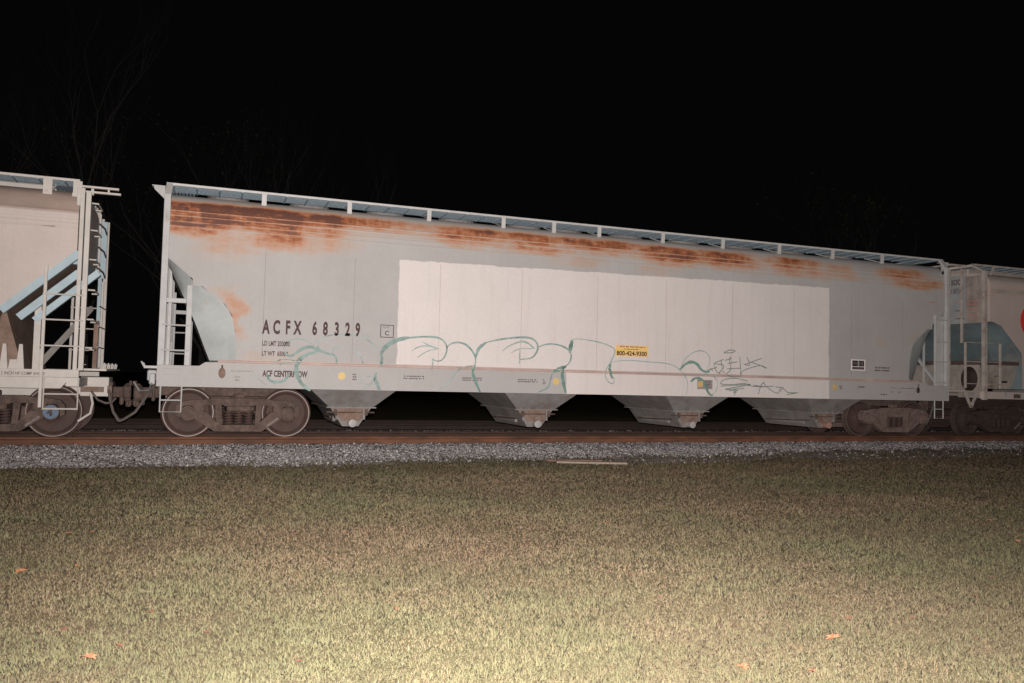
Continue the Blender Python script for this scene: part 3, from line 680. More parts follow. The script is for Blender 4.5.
# hand grabs and end fittings
q = MB(); q.tube([(-9.70, -1.3, 1.30), (-9.74, -1.3, 1.38), (-9.74, -.9, 1.38), (-9.70, -.9, 1.30)], .014, 6)
q.box(-9.66, -9.50, -.9, -.5, 1.04, 1.24, c=.02); q.box(-9.60, -9.50, -1.4, -1.1, .98, 1.18, c=.02)
q.tube([(-9.55, -1.45, 1.02), (-9.62, -.9, .86), (-9.80, -.5, .84), (-9.92, -.28, 1.0)], .016, 6); q.build('uncoupling_lever', tm, main)
q = MB(); q.tube([(-9.50, -.50, .98), (-9.62, -.52, .86), (-9.70, -.50, .70), (-9.86, -.45, .44), (-10.05, -.42, .30), (-10.14, -.40, .27)], [.022, .024, .026, .026, .026, .034], 8)
q.build('air_hose', M['hose_gray'], main, smooth=True)
# marks on the side
XS = [-7.75, -7.56, -7.345, -7.19]
for ch, x in zip('ACFX', (-7.70, -7.515, -7.29, -7.135)): text(ch, x, 1.975+.013*(x+7.7), .345, M['maroon'], main, 'reporting_mark', bold=.014, xs=.52)
for ch, x in zip('68329', (-6.80, -6.60, -6.385, -6.18, -5.985)): text(ch, x, 1.975+.013*(x+7.7), .345, M['maroon'], main, 'car_number', bold=.014, xs=.52)
text('LD LMT 203000', -7.70, 1.745, .125, M['smallprint'], main, 'load_limit', xs=.60, bold=.005)
text('LT WT  65000', -7.70, 1.56, .118, M['smallprint'], main, 'light_weight', xs=.66, bold=.005)
text('ACF CENTERFLOW', -7.67, 1.175, .155, M['maroon'], main, 'builder_name', y=-1.628, xs=.60, bold=.006)
q = MB(); a, b, c, d = -5.50, -5.235, 1.985, 2.235
for bx in ((a, b, c, c+.014), (a, b, d-.014, d), (a, a+.014, c+.0145, d-.0145), (b-.014, b, c+.0145, d-.0145)): q.box(bx[0], bx[1], -1.604, -1.6005, bx[2], bx[3])
pb = q.build('plate_box', M['maroon'], main)
text('PLATE', -5.455, 2.165, .062, M['smallprint'], main, 'plate_word', xs=.75); text('C', -5.415, 2.03, .125, M['maroon'], main, 'plate_letter', bold=.002)
def disc(x, z, r_, m, name, parent=main, y=-1.628, sq=False):
    q = MB()
    if sq: q.box(x-r_, x+r_, y-.003, y, z-r_, z+r_)
    else: q.lathe_y(x, z, [(y, r_), (y-.004, r_), (y-.004, 0)], 20)
    return q.build(name, m, parent)
disc(-6.22, 1.215, .072, M['yellow'], 'yellow_dot'); disc(-1.755, 1.21, .072, M['yellow'], 'yellow_dot')
disc(1.80, 1.23, .065, M['yellow_dull'], 'yellow_dot', sq=True); disc(5.60, 1.24, .06, M['yellow_dull'], 'yellow_dot', sq=True)
q = MB(); q.box(1.72, 2.12, -1.6268, -1.6252, 1.12, 1.33); q.build('gray_patch', M['faint'], main)
# rows of print too small to read: short broken dashes
def print_rows(x0, x1, z0, z1, rows, m, parent=main, y=-1.6255, name='stencil_rows', seed=0):
    rr = random.Random(seed*7+int(x0*100)); q = MB(); hgt = (z1-z0)/rows
    for k in range(rows):
        zt = z1-hgt*k-hgt*.15; zb_ = zt-hgt*.62; x = x0+rr.random()*.02
        while x < x1-.02:
            wd = min(rr.uniform(.018, .034), x1-x); q.box(x, x+wd, y-.0015, y, zb_+rr.uniform(0, hgt*.1), zt); x += wd+(.009 if rr.random() < .8 else .03)
    return q.build(name, m, parent)
print_rows(-8.24, -7.82, 1.235, 1.275, 1, M['faint']); print_rows(-8.16, -8.05, 1.06, 1.18, 2, M['faint'])
print_rows(-6.02, -5.93, 1.13, 1.27, 3, M['smallprint']); print_rows(-5.02, -4.60, 1.175, 1.262, 2, M['smallprint'])
print_rows(-3.82, -3.36, 1.17, 1.255, 2, M['smallprint']); print_rows(-2.62, -2.16, 1.168, 1.25, 2, M['smallprint'])
print_rows(-2.06, -1.99, 1.14, 1.26, 3, M['smallprint']); print_rows(1.93, 2.07, 1.14, 1.31, 3, M['smallprint'])
print_rows(6.32, 6.52, 1.22, 1.29, 1, M['smallprint']); print_rows(7.33, 7.70, 1.23, 1.27, 1, M['faint']); print_rows(7.72, 8.14, 1.235, 1.27, 1, M['smallprint'])
print_rows(7.02, 7.24, 1.06, 1.11, 1, M['black']); print_rows(7.37, 7.45, 1.13, 1.17, 1, M['smallprint']); print_rows(7.60, 7.68, 1.13, 1.17, 1, M['smallprint'])
print_rows(7.86, 7.93, 1.02, 1.12, 2, M['redfaint']); print_rows(6.86, 7.34, 1.64, 1.78, 2, M['smallprint'], y=-1.6015)
print_rows(5.74, 5.82, 1.18, 1.28, 2, M['smallprint'])
q = MB(); q.box(-9.38, -9.06, -1.6262, -1.6252, 1.16, 1.164); q.box(-9.38, -9.06, -1.6262, -1.6252, 1.27, 1.274); q.build('worn_outline', M['faint'], main)
# yellow phone sign
sg = MB(); sg.box(-.345, .46, -1.606, -1.6015, 1.795, 2.04); sgo = sg.build('phone_sign', M['sign'], main)
text('800-424-9300', -.325, 1.815, .135, M['black'], sgo, 'phone_number', y=-1.6075, xs=.98, bold=.004)
print_rows(-.26, .38, 1.985, 2.02, 1, M['maroon'], sgo, y=-1.6063, name='sign_heading'); print_rows(-.14, .26, 1.935, 1.962, 1, M['maroon'], sgo, y=-1.6063, name='sign_heading')
# inspection panel with white rim on the right
q = MB(); q.box(6.12, 6.56, -1.605, -1.6015, 1.66, 1.93); cp = q.build('inspection_panel', M['white_decal'], main)
q = MB(); q.box(6.155, 6.33, -1.6075, -1.6055, 1.76, 1.905); q.box(6.345, 6.525, -1.6075, -1.6055, 1.76, 1.905); q.box(6.155, 6.525, -1.6075, -1.6055, 1.685, 1.745); q.build('dark_field', M['black'], cp)
q = MB(); q.box(6.19, 6.30, -1.609, -1.6078, 1.83, 1.845); q.box(6.37, 6.39, -1.609, -1.6078, 1.79, 1.88); q.box(6.45, 6.47, -1.609, -1.6078, 1.79, 1.88); q.box(6.19, 6.48, -1.609, -1.6078, 1.71, 1.718); q.build('panel_marks', M['faint'], cp)
# oval hanging tags on the sill
for x, r_ in ((-8.38, .062), (8.245, .05)):
    q = MB()
    v = []; nn = 20
    for yy, k in ((-1.626, 1), (-1.642, 1), (-1.65, .75)):
        for i in range(nn): a = 2*PI*i/nn; v.append((x+r_*k*math.cos(a), yy, 1.215+r_*1.55*k*math.sin(a)))
    fc = [(i, (i+1) % nn, nn+(i+1) % nn, nn+i) for i in range(nn)]+[(nn+i, nn+(i+1) % nn, 2*nn+(i+1) % nn, 2*nn+i) for i in range(nn)]+[tuple(range(2*nn, 3*nn))]
    q.add(v, fc); t = q.build('oval_tag', M['gate_rust'] if x < 0 else M['black'], main)
    q = MB(); q.tube([(x, -1.635, 1.31), (x, -1.66, 1.335), (x, -1.635, 1.355)], .014, 6); q.build('tag_hook', M['steel_rust'], t)
# sprayed outlines
for i, (wd, p) in enumerate(STROKES):
    q = MB(); ribbon(q, p, wd*1.25, lift=.0006*(i % 5))
    q.build('graffiti_outline', M['green'] if (wd >= .045 and i > 24) else (M['teal'] if wd >= .028 else M['teal_faint']), main)
tg = MB()
for i, p in enumerate(TAGS): ribbon(tg, p, .019, lift=.0005*(i % 6), taper=False)
tg.build('graffiti_tag', M['tag'], main)
tg = MB()
for i, p in enumerate([[(8.60, 3.43), (8.68, 3.50), (8.72, 3.41)], [(8.74, 3.42), (8.80, 3.52), (8.84, 3.42), (8.90, 3.47)], [(8.62, 3.46), (8.92, 3.49)]]): ribbon(tg, p, .016, lift=.0005*i)
tg.build('graffiti_tag', M['redfaint'], main)
# ------------------------------------------------------------------ the car on the left
LP = rusty_paint('beige_hopper_paint', (.46, .41, .38), (.5, .46, .42)); LT = mat('beige_trim_paint', (.43, .41, .38), .6, var=.1, scale=5, dirt=(.25, .15, .09), dirt_amt=.27, dscale=5, bump=.1)
LR = mat('brown_roof_paint', (.27, .21, .18), .8, var=.15, scale=4, stretch=(.4, 1, 1)); LB = mat('blue_white_channel', (.30, .39, .43), .55, var=.1, scale=5, bump=.1)
LD = mat('grimy_brown_paint', (.20, .14, .11), .8, var=.25, scale=3, dirt=(.10, .06, .045), dirt_amt=.4, dscale=2, bump=.2)
E0 = -10.82
left = thing('covered_hopper_car', 'pale beige hopper car with slanting blue-white end channels, cut off by the left edge', 'railroad car', (-19.8, 0, 0), 'covered hopper cars in the train')
FO2 = [(0, 3.28), (1.12, 2.235), (1.135, 1.30)]; FI2 = [(.06, 3.18), (1.16, 2.17), (1.20, 1.30)]
PR2 = [(1.30, 1.6), (3.93, 1.6), (3.96, 1.575), (4.00, 1.57), (4.12, 1.55), (4.22, 1.50), (4.29, 1.42), (4.33, 1.3), (4.36, 1.1), (4.40, 0)]
bo = hopper_body(left, 'body', -28.8, E0, FO2, FI2, PR2, (3.90, 3.80, 3.72, 3.635), LP, LD, fine=.12, yin=1.30, sides=('L', 'R'))
bo.data.materials.append(LR)
bs = root_loc(left)
for pl in bo.data.polygons:
    if pl.center.z > 3.95: pl.material_index = 1  # roof band darker and browner than the sides
q = MB(); q.box(-28.8, E0-.002, -1.612, -1.595, 3.915, 3.935); q.build('roof_seam', M['pink'], left)
for z in (3.63, 3.72, 3.81):
    q = MB(); q.box(-28.8, E0-.03, -1.61, -1.60, z-.006, z+.006); q.build('side_rib', LT, left)
# slanting channels under the cut corner
for k, (off, y0, xe, hh) in enumerate(((.066, -1.60, -11.91, .125), (.31, -1.52, -11.66, .125), (.485, -1.42, -11.44, .11))):
    a = Vector((E0, 0, 3.28)); b = Vector((-11.94, 0, 2.235)); dr = (b-a).normalized(); nn = Vector((dr.z, 0, -dr.x)); nn = nn if nn.z < 0 else -nn
    p = a+nn*off; t0 = (E0+.04-p.x)/dr.x if k < 2 else 0; t1 = (xe-p.x)/dr.x; p0 = p+dr*t0; p1 = p+dr*t1
    q = MB(); q.bar((p0.x, y0+.03, p0.z), (p1.x, y0+.03, p1.z), .10, hh, up=(nn.x, 0, nn.z)); q.build('slope_channel', LB, left)
q = MB(); q.box(-11.44, -11.34, -1.42, -1.34, 1.2, 2.30); q.box(-11.34, -11.28, -1.40, -1.34, 1.2, 1.55); q.build('end_post', LT, left)
q = MB(); q.add([(-11.62, -1.2, 1.2), (-13.4, -1.2, 1.2), (-13.4, -1.2, 2.6), (-11.98, -1.2, 2.45), (-11.62, 1.2, 1.2), (-11.98, 1.2, 2.45)], [(0, 3, 2, 1), (0, 4, 5, 3)]); q.build('inner_hopper', LD, left)
for x in (-11.84, -11.60):
    q = MB(); q.prism_xz([(x-.06, 1.2), (x+.06, 1.2), (x+.025, 1.62), (x-.025, 1.62)], -1.55, -1.50); q.build('gusset', LT, left)
q = MB(); q.prism_xz([(-11.78, 1.2), (-11.66, 1.2), (-11.66, 1.36), (-11.76, 1.36)], -1.50, -1.46); q.build('gusset', LT, left)
for s in (-1, 1):
    q = MB(); q.box(-28.9, -10.70, s*1.62, s*1.52, 1.075, 1.205, c=.004); q.build('side_sill', LT, left)
    for x0, x1, z1 in ((-10.80, -10.735, 4.36), (-10.715, -10.635, 4.30)):
        q = MB(); q.box(x0, x1, s*1.63, s*1.56, 1.2, z1, c=.004); q.build('corner_post', LT, left)
    q = MB(); q.box(-10.99, -10.78, s*1.56, s*1.46, 4.08, 4.30, c=.004) if False else q.box(-10.86, -10.78, s*1.60, s*1.50, 4.05, 4.34, c=.004); q.build('post_head', LT, left)
print_rows(-12.9, -12.0, 1.1, 1.17, 1, M['smallprint'], left, y=-1.6215)
text('2 INCH HF COMP SHOES', -11.86, 1.105, .075, M['smallprint'], left, 'shoe_stencil', y=-1.6225, xs=.78, bold=.001)
ladder(left, -11.265, -10.70, .56, 2.98, [2.487, 2.053, 1.61], LT, -1.64, (True, False), .05)
step(left, -11.22, -10.70, 1.07, .53, [.79, .54], LT, -1.62)
ladder(left, -11.265, -10.70, .56, 2.98, [2.487, 2.053, 1.61], LT, 1.64, (True, False), .05)
# end face: wall, far posts, grabs, braces
q = MB(); q.box(-10.95, -10.86, -1.50, 1.52, 3.16, 4.28); q.build('end_wall', LT, left)
q = MB(); q.box(-10.80, -10.73, 1.50, 1.60, 1.2, 3.2, c=.004); q.box(-10.84, -10.66, 1.42, 1.50, 3.1, 4.28); q.build('end_post', LB, left)
q = MB(); q.box(-10.78, -10.70, .98, 1.12, 1.2, 2.2); q.build('end_post', LD, left)
q = MB(); q.bar((-11.38, -1.25, 1.25), (-10.80, .6, 2.42), .06, .09); q.bar((-10.80, 1.4, 1.3), (-10.78, 1.4, 1.3), .05); q.build('end_brace', LT, left)
q = MB(); q.bar((-10.86, -1.3, 3.12), (-10.86, 1.4, 3.12), .10, .12); q.build('end_brace', LB, left)
o = ladder(left, -10.70, -10.70, 1.3, 1.31, [], LT, -.9, (True, False))
for z in (4.16, 3.68, 3.16, 2.62, 2.1, 1.6):
    q = MB(); q.tube([(-10.66, -1.30, z), (-10.56, -1.28, z), (-10.55, -.72, z-.02), (-10.66, -.70, z-.02)], .015, 6); q.build('rung', LT, o)
o = ladder(left, -10.68, -10.68, 3.1, 4.25, [], LT, .35, (True, False), .03)
for z in (3.95, 3.5, 3.1):
    q = MB(); q.tube([(-10.66, .0, z+.06), (-10.58, .2, z), (-10.58, .55, z-.06)], .016, 6); q.build('rung', M['steel_rust'], o)
o = ladder(left, -10.66, -10.66, 1.25, 3.0, [], LT, 1.05, (True, False), .04)
for z in (2.45, 2.05, 1.65): q = MB(); q.tube([(-10.62, .2, z), (-10.62, 1.5, z)], .012, 6); q.build('rung', LT, o)
q = MB(); q.box(-10.80, -10.30, -1.35, 1.35, 1.20, 1.235)
for y in (-1.3, -.6, .1, .8): q.tube([(-10.36, y, 1.22), (-10.34, y, 1.33), (-10.34, y+.3, 1.33), (-10.36, y+.3, 1.22)], .014, 6)
q.build('end_platform', LT, left)
q = MB(); q.box(-10.82, -10.34, -.34, .34, .72, 1.08, c=.01); q.box(-10.9, -10.70, -1.5, 1.5, .92, 1.07)
q.box(-28.7, -10.82, -.32, .32, .72, 1.07); q.prism_xz([(-12.6, .88), (-11.0, .88), (-10.85, 1.07), (-12.6, 1.07)], -1.40, -1.36)
q.build('center_sill', LT, left)
q = MB(); q.box(-10.36, -10.28, -.38, .38, .78, .93, c=.01); q.box(-10.80, -10.42, -.42, -.35, .80, .90); q.build('striker', M['gate_rust'], left)
q = MB(); q.tube([(-10.56, -1.1, .80), (-10.52, -1.1, .62), (-10.55, -1.1, .44), (-10.74, -1.1, .30)], .022, 8); q.build('brake_pipe', LT, left, smooth=True)
# roof
q = MB(); q.box(-10.86, -10.22, -1.50, -1.42, 4.395, 4.43, c=.004); q.box(-10.86, -10.19, -1.46, -1.39, 4.315, 4.35, c=.004); q.box(-10.66, -10.62, -1.47, -1.38, 4.28, 4.39); q.box(-10.40, -10.37, -1.47, -1.43, 4.345, 4.40)
q.build('roof_platform', LT, left)
running_board(left, -28.8, -10.84, 4.52, [-11.33-1.62*i for i in range(11)]+[-10.87], M['walk'], LT, yo=1.5, yi=.95, base_z=4.15, sw=.14)
q = MB(); q.box(-28, -11.2, -.4, .4, 4.38, 4.60, c=.03); q.build('roof_hatch', LT, left)
T1 = truck(left, -12.05); truck(left, -27.5)
d = disc(-11.155, .465, .122, M['blue'], 'hub_disc', T1, y=-1.215); text('4', -11.215, .40, .18, M['black'], d, 'hub_number', y=-1.2205, bold=.008)
for x in (-15.4, -19.8, -24.2): bay(left, x, M['cap'])
coupler(left, -10.36, 1)
q = MB(); q.tube([(-10.62, -.45, .82), (-10.5, -.5, .66), (-10.36, -.5, .60), (-10.26, -.5, .62), (-10.2, -.5, .7)], .02, 6)
q.tube([(-10.33, -.42, .86), (-10.30, -.43, .66), (-10.24, -.42, .44), (-10.14, -.40, .27)], [.022, .025, .025, .034], 8); q.build('air_hose', M['hose_gray'], left, smooth=True)

# ------------------------------------------------------------------ the car on the right
RP = rusty_paint('faded_pink_white_paint', (.42, .36, .33), (.44, .38, .35), .8); RT = mat('faded_trim_paint', (.34, .31, .28), .7, var=.15, scale=5, dirt=(.16, .10, .07), dirt_amt=.38, dscale=4, bump=.15)
RB = mat('slate_slope_paint', (.095, .125, .135), .7, var=.2, scale=1.6, dirt=(.20, .17, .14), dirt_amt=.36, dscale=1.3, dstretch=(1, 1, .6)); RL = mat('grimy_pale_paint', (.29, .26, .235), .75, var=.2, scale=3, dirt=(.14, .10, .08), dirt_amt=.4, dscale=3, dstretch=(1, 1, .5))
W0 = 10.78
right = thing('covered_hopper_car', 'grimy hopper car with a dark slate slope and red round emblem at the right edge', 'railroad car', (20.0, 0, 0), 'covered hopper cars in the train')
FO3 = [(0, 3.10), (.12, 3.10), (.40, 3.0), (1.15, 2.30), (1.17, 2.05), (1.10, 1.30)]
FO3 = [(0, 3.08), (.12, 3.07), (.40, 2.98), (1.17, 2.27), (1.18, 2.05), (1.19, 1.30)]; FI3 = [(-.02, 3.07), (.10, 2.9), (.30, 2.6), (.6, 1.95), (.9, 1.3)]
PR3 = [(1.30, 1.6), (4.10, 1.6), (4.18, 1.58), (4.28, 1.50), (4.34, 1.42), (4.38, 1.3), (4.42, 1.0), (4.50, 0)]
hopper_body(right, 'body', W0, 29.2, FO3, FI3, PR3, (4.05, 3.9), RP, RB, fine=.12, yin=1.2, split=3.8, rust=[(10.8, 29, 3.78, 4.0, .35)])
q = MB(); q.box(W0+.02, 29.1, -1.62, -1.60, 3.86, 3.96); q.build('side_rib', RT, right)
# pale lower curtain and rusty band
q = MB(); q.prism_xz([(10.72, 1.93), (11.96, 1.93), (11.62, 1.30), (10.72, 1.30)], -1.52, -1.48); q.build('lower_curtain', RL, right)
q = MB(); q.box(10.66, 12.0, -1.56, -1.46, 1.94, 2.04); q.box(10.62, 10.68, -1.5, 1.5, 1.94, 2.04); q.build('rusty_band', M['steel_rust'], right)
# end bulkhead with an oval opening
bm = MB(); ny = 28; cy0, cz0, ry, rz = -1.12, 1.55, .26, .33
outer = []; inner = []
for i in range(ny):
    a = 2*PI*i/ny; ca, sa = math.cos(a), math.sin(a)
    inner.append((10.60, cy0+ry*ca, cz0+rz*sa))
    t = min((.36 if ca > 0 else .36)/max(abs(ca), 1e-6), .38/max(abs(sa), 1e-6)); outer.append((10.60, cy0+t*ca, cz0+t*sa))
bm.add(outer+inner, [(i, (i+1) % ny, ny+(i+1) % ny, ny+i) for i in range(ny)])
bm.box(10.60, 10.64, -.76, 1.48, 1.17, 1.93); bm.box(10.60, 10.64, -1.48, -.76, 1.05, 1.17)
bm.build('end_bulkhead', RL, right)
q = MB()
v = [p for p in inner]+[(10.95, p[1], p[2]) for p in inner]; q.add(v, [(i, (i+1) % ny, ny+(i+1) % ny, ny+i) for i in range(ny)]); q.add([(10.95, p[1], p[2]) for p in inner], [tuple(range(ny))]); q.build('opening_dark_back', M['truck_dark'], right)  # dark lining and back disc added; the opening's shade is their colour
q = MB(); q.box(W0-.02, W0+.0, -1.5, 1.55, 3.06, 4.36)
q.build('end_wall', mat('end_wall_paint', (.36, .33, .28), .7, var=.15, scale=2, dirt=(.20, .15, .11), dirt_amt=.35, dscale=3, dstretch=(1, 2, .3)), right)
ew = MB(); ew.box(W0-.08, W0-.022, -.90, .3, 3.06, 4.40); ew.build('end_panel', mat('cool_gray_panel', (.28, .30, .31), .7, var=.15, scale=3, dirt=(.2, .17, .15), dirt_amt=.3, dscale=4), right)
ew = MB(); ew.box(W0-.06, W0-.022, -1.38, -.905, 3.06, 4.34); ew.build('end_panel', RL, right)
text('SOO', W0-.084, 4.14, .20, M['smallprint'], right, 'reporting_mark', y=-.46, xs=.80, bold=.008, face='-x')
text('118716', W0-.084, 3.90, .20, M['smallprint'], right, 'car_number', y=-.44, xs=.58, bold=.004, face='-x')
def end_rows(y0, y1, z, m, seed):
    rr = random.Random(seed); q = MB(); y = y0
    while y > y1: wd = rr.uniform(.03, .06); q.box(W0-.0835, W0-.0815, y-wd, y, z-.016, z+.016) if y0 > -.9 else q.box(W0-.0635, W0-.0615, y-wd, y, z-.016, z+.016); y -= wd+.02
    q.build('stencil_rows', m, right)
for k, z in enumerate((3.66, 3.42, 3.30, 3.20)): end_rows(-.60, -.86, z, M['smallprint'] if k % 2 else M['redfaint'], k)
for k, z in enumerate((3.66, 3.57, 3.47, 3.38, 3.28, 3.18)): end_rows(-.98, -1.28, z, M['redfaint'], 20+k)
for s in (-1, 1):
    q = MB(); q.box(10.52, 10.64, s*1.64, s*1.55, 1.0, 4.42, c=.005); q.bar((10.58, s*1.6, 4.40), (10.52, s*1.25, 4.62), .08, .05, up=(0, 1, 0)); q.build('corner_post', RT, right)
    q = MB(); q.box(10.0, 10.06, s*1.0, s*.94, 1.2, 4.5); q.bar((10.03, s*.97, 4.5), (10.58, s*1.25, 4.60), .06); q.build('end_post', RT, right)
    q = MB(); q.box(10.50, 29.3, s*1.62, s*1.52, 1.03, 1.22, c=.004); q.build('side_sill', RP, right)
q = MB(); q.box(9.85, 10.62, -1.2, 1.2, 4.56, 4.60); q.build('roof_platform', RT, right)
o = ladder(right, 10.02, 10.60, 1.3, 2.5, [2.5, 2.0, 1.42], RT, -1.50, (True, False), .05)
o = ladder(right, 11.08, 10.60, 1.3, 2.5, [2.5, 2.0, 1.42], RT, -1.66, (True, False), .05)
o = ladder(right, 10.30, 10.30, 2.5, 4.5, [], RT, -1.15, (True, False), .06)
q = MB(); q.box(9.98, 10.62, -1.5, 1.5, 1.20, 1.235); q.bar((10.05, -1.45, 1.2), (10.28, -1.45, .80), .05); q.bar((10.5, -1.45, 1.2), (10.28, -1.45, .80), .05); q.build('end_platform', RT, right)
q = MB(); q.box(10.1, 29.5, -.34, .34, .72, 1.08, c=.01); q.build('center_sill', M['truck_dark'], right)
running_board(right, 10.55, 29.2, 4.63, [11.25+1.3*i for i in range(14)], M['walk'], RT, yo=1.35, yi=.75, base_z=4.30, lean=.15, sw=.06)
q = MB(); q.box(11.4, 28.5, -.4, .4, 4.42, 4.70, c=.03); q.build('roof_hatch', RT, right)
em = disc(12.36, 3.16, .47, M['red'], 'round_emblem', right, y=-1.606)
q = MB(); q.lathe_y(11.28, 1.16, [(-1.63, .05), (-1.66, .05), (-1.665, 0)], 14); q.build('round_reflector', M['cap'], right)
q = MB(); q.box(11.62, 11.86, -1.635, -1.62, 1.06, 1.17); q.build('dark_panel', M['steel_rust'], right)
print_rows(11.0, 11.3, 1.60, 1.66, 1, M['smallprint'], right, y=-1.522); print_rows(12.2, 12.7, 1.7, 1.9, 3, M['smallprint'], right, y=-1.6115)
q = MB(); q.box(11.28, 11.46, -1.56, -1.50, 1.46, 1.52); q.build('latch', M['black'], right)
truck(right, 11.75, steel=M['truck_dark']); truck(right, 27.6, steel=M['truck_dark'])
for x in (15.5, 19.8, 24.0): bay(right, x, M['cap'])
coupler(right, 10.14, -1)
q = MB(); q.tube([(10.1, -.42, .86), (10.03, -.43, .66), (9.95, -.42, .44), (9.85, -.40, .27), (9.70, -.41, .42), (9.5, -.45, .8)], .025, 8); q.build('air_hose', M['hose_gray'], right, smooth=True)

# ------------------------------------------------------------------ track, ground, ballast
def rail(y, m=M['rail']):
    s = [(-.075, -.182), (.075, -.182), (.075, -.170), (.014, -.150), (.009, -.060), (.035, -.040), (.036, -.012), (.026, -.0005), (-.026, -.0005), (-.036, -.012), (-.035, -.040), (-.009, -.060), (-.014, -.150), (-.075, -.170)]
    xs = np.linspace(-45, 60, 36); v = [(x, y+a, b) for x in xs for a, b in s]; n = len(s)
    fc = [(i*n+j, i*n+(j+1) % n, (i+1)*n+(j+1) % n, (i+1)*n+j) for i in range(len(xs)-1) for j in range(n)]
    return tag(me_from('rail', v, fc, m), kind='structure')
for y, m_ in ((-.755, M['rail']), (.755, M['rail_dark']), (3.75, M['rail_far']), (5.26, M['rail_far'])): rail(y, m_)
# ground sheet: lawn in front, low ballast bed under the tracks, dark field behind
gm = bpy.data.materials.new('lawn_soil'); gm.use_nodes = True; N = gm.node_tree.nodes; L = gm.node_tree.links; b = N['Principled BSDF']; b.inputs['Roughness'].default_value = .95; b.inputs['Specular IOR Level'].default_value = .1
tc = N.new('ShaderNodeTexCoord')
def nz(s_, det=8):
    n = N.new('ShaderNodeTexNoise'); n.inputs['Scale'].default_value = s_; n.inputs['Detail'].default_value = det; n.inputs['Roughness'].default_value = .7; L.new(tc.outputs['Object'], n.inputs['Vector']); return n.outputs[0]
r1 = N.new('ShaderNodeValToRGB'); r1.color_ramp.elements[0].position = .35; r1.color_ramp.elements[0].color = (.13, .10, .062, 1); r1.color_ramp.elements[1].position = .68; r1.color_ramp.elements[1].color = (.21, .165, .105, 1)
L.new(nz(14), r1.inputs[0]); r3 = N.new('ShaderNodeValToRGB'); r3.color_ramp.elements[0].position = .4; r3.color_ramp.elements[1].position = .62; L.new(nz(.45, 5), r3.inputs[0])
mx = N.new('ShaderNodeMix'); mx.data_type = 'RGBA'; L.new(r3.outputs[0], mx.inputs[0]); L.new(r1.outputs[0], mx.inputs[6]); mx.inputs[7].default_value = (.13, .12, .065, 1); L.new(mx.outputs[2], b.inputs['Base Color'])
bp = N.new('ShaderNodeBump'); bp.inputs['Strength'].default_value = .8; bp.inputs['Distance'].default_value = .03; L.new(nz(60), bp.inputs['Height']); L.new(bp.outputs[0], b.inputs['Normal'])
def swell(X, Y):
    return .018*np.sin(X*.9+Y*.6)+.014*np.sin(X*.4-Y*1.3+1)+.008*np.sin(X*2.1+Y*2.3)
gx = np.concatenate([[-400, -120, -50], np.arange(-26, 30, .5), [50, 120, 400]]); gy = np.concatenate([[-300, -60, -30], np.arange(-19, -3.2, .4), [-2.6, -2.2, -.9, 8.0, 9.5, 12, 20, 60, 400]])
gz = lambda x, y: (GROUND+float(swell(x, y))*(1 if abs(x) < 40 and y > -30 else 0)) if y < -2.1 or y > 8.9 else GROUND-.03
V = [(x, y, gz(x, y)) for x in gx for y in gy]; ny_ = len(gy)
tag(me_from('ground', V, [(i*ny_+j, (i+1)*ny_+j, (i+1)*ny_+j+1, i*ny_+j+1) for i in range(len(gx)-1) for j in range(ny_-1)], gm, smooth=True), kind='structure')
BM_ = mat('ballast_bed', (.20, .19, .19), .95, var=.45, scale=28, dirt=(.09, .065, .05), dirt_amt=.42, dscale=2.2, bump=1.0, bscale=26)
def bedz(y, x=0):
    return float(np.interp(y, [-2.75, -1.55, -.95, .95, 2.3, 2.9, 6.1, 7.2, 8.6], [GROUND-.03, -.185, -.165, -.165, -.19, -.19, -.19, -.2, GROUND-.05]))
bx = np.arange(-45, 60, .35); by = np.concatenate([np.arange(-2.75, -.8, .15), [-.7, 0, .8, 1.5, 2.3, 2.9, 3.75, 5.3, 6.1, 7.2, 8.6]])
V = [(x, y, bedz(y)+(.012*math.sin(x*3.1+y*5)+.01*math.sin(x*1.3+2) if y < -.8 else 0)) for x in bx for y in by]; n_ = len(by)
tag(me_from('track_bed', V, [(i*n_+j, (i+1)*n_+j, (i+1)*n_+j+1, i*n_+j+1) for i in range(len(bx)-1) for j in range(n_-1)], BM_, smooth=True), kind='structure')

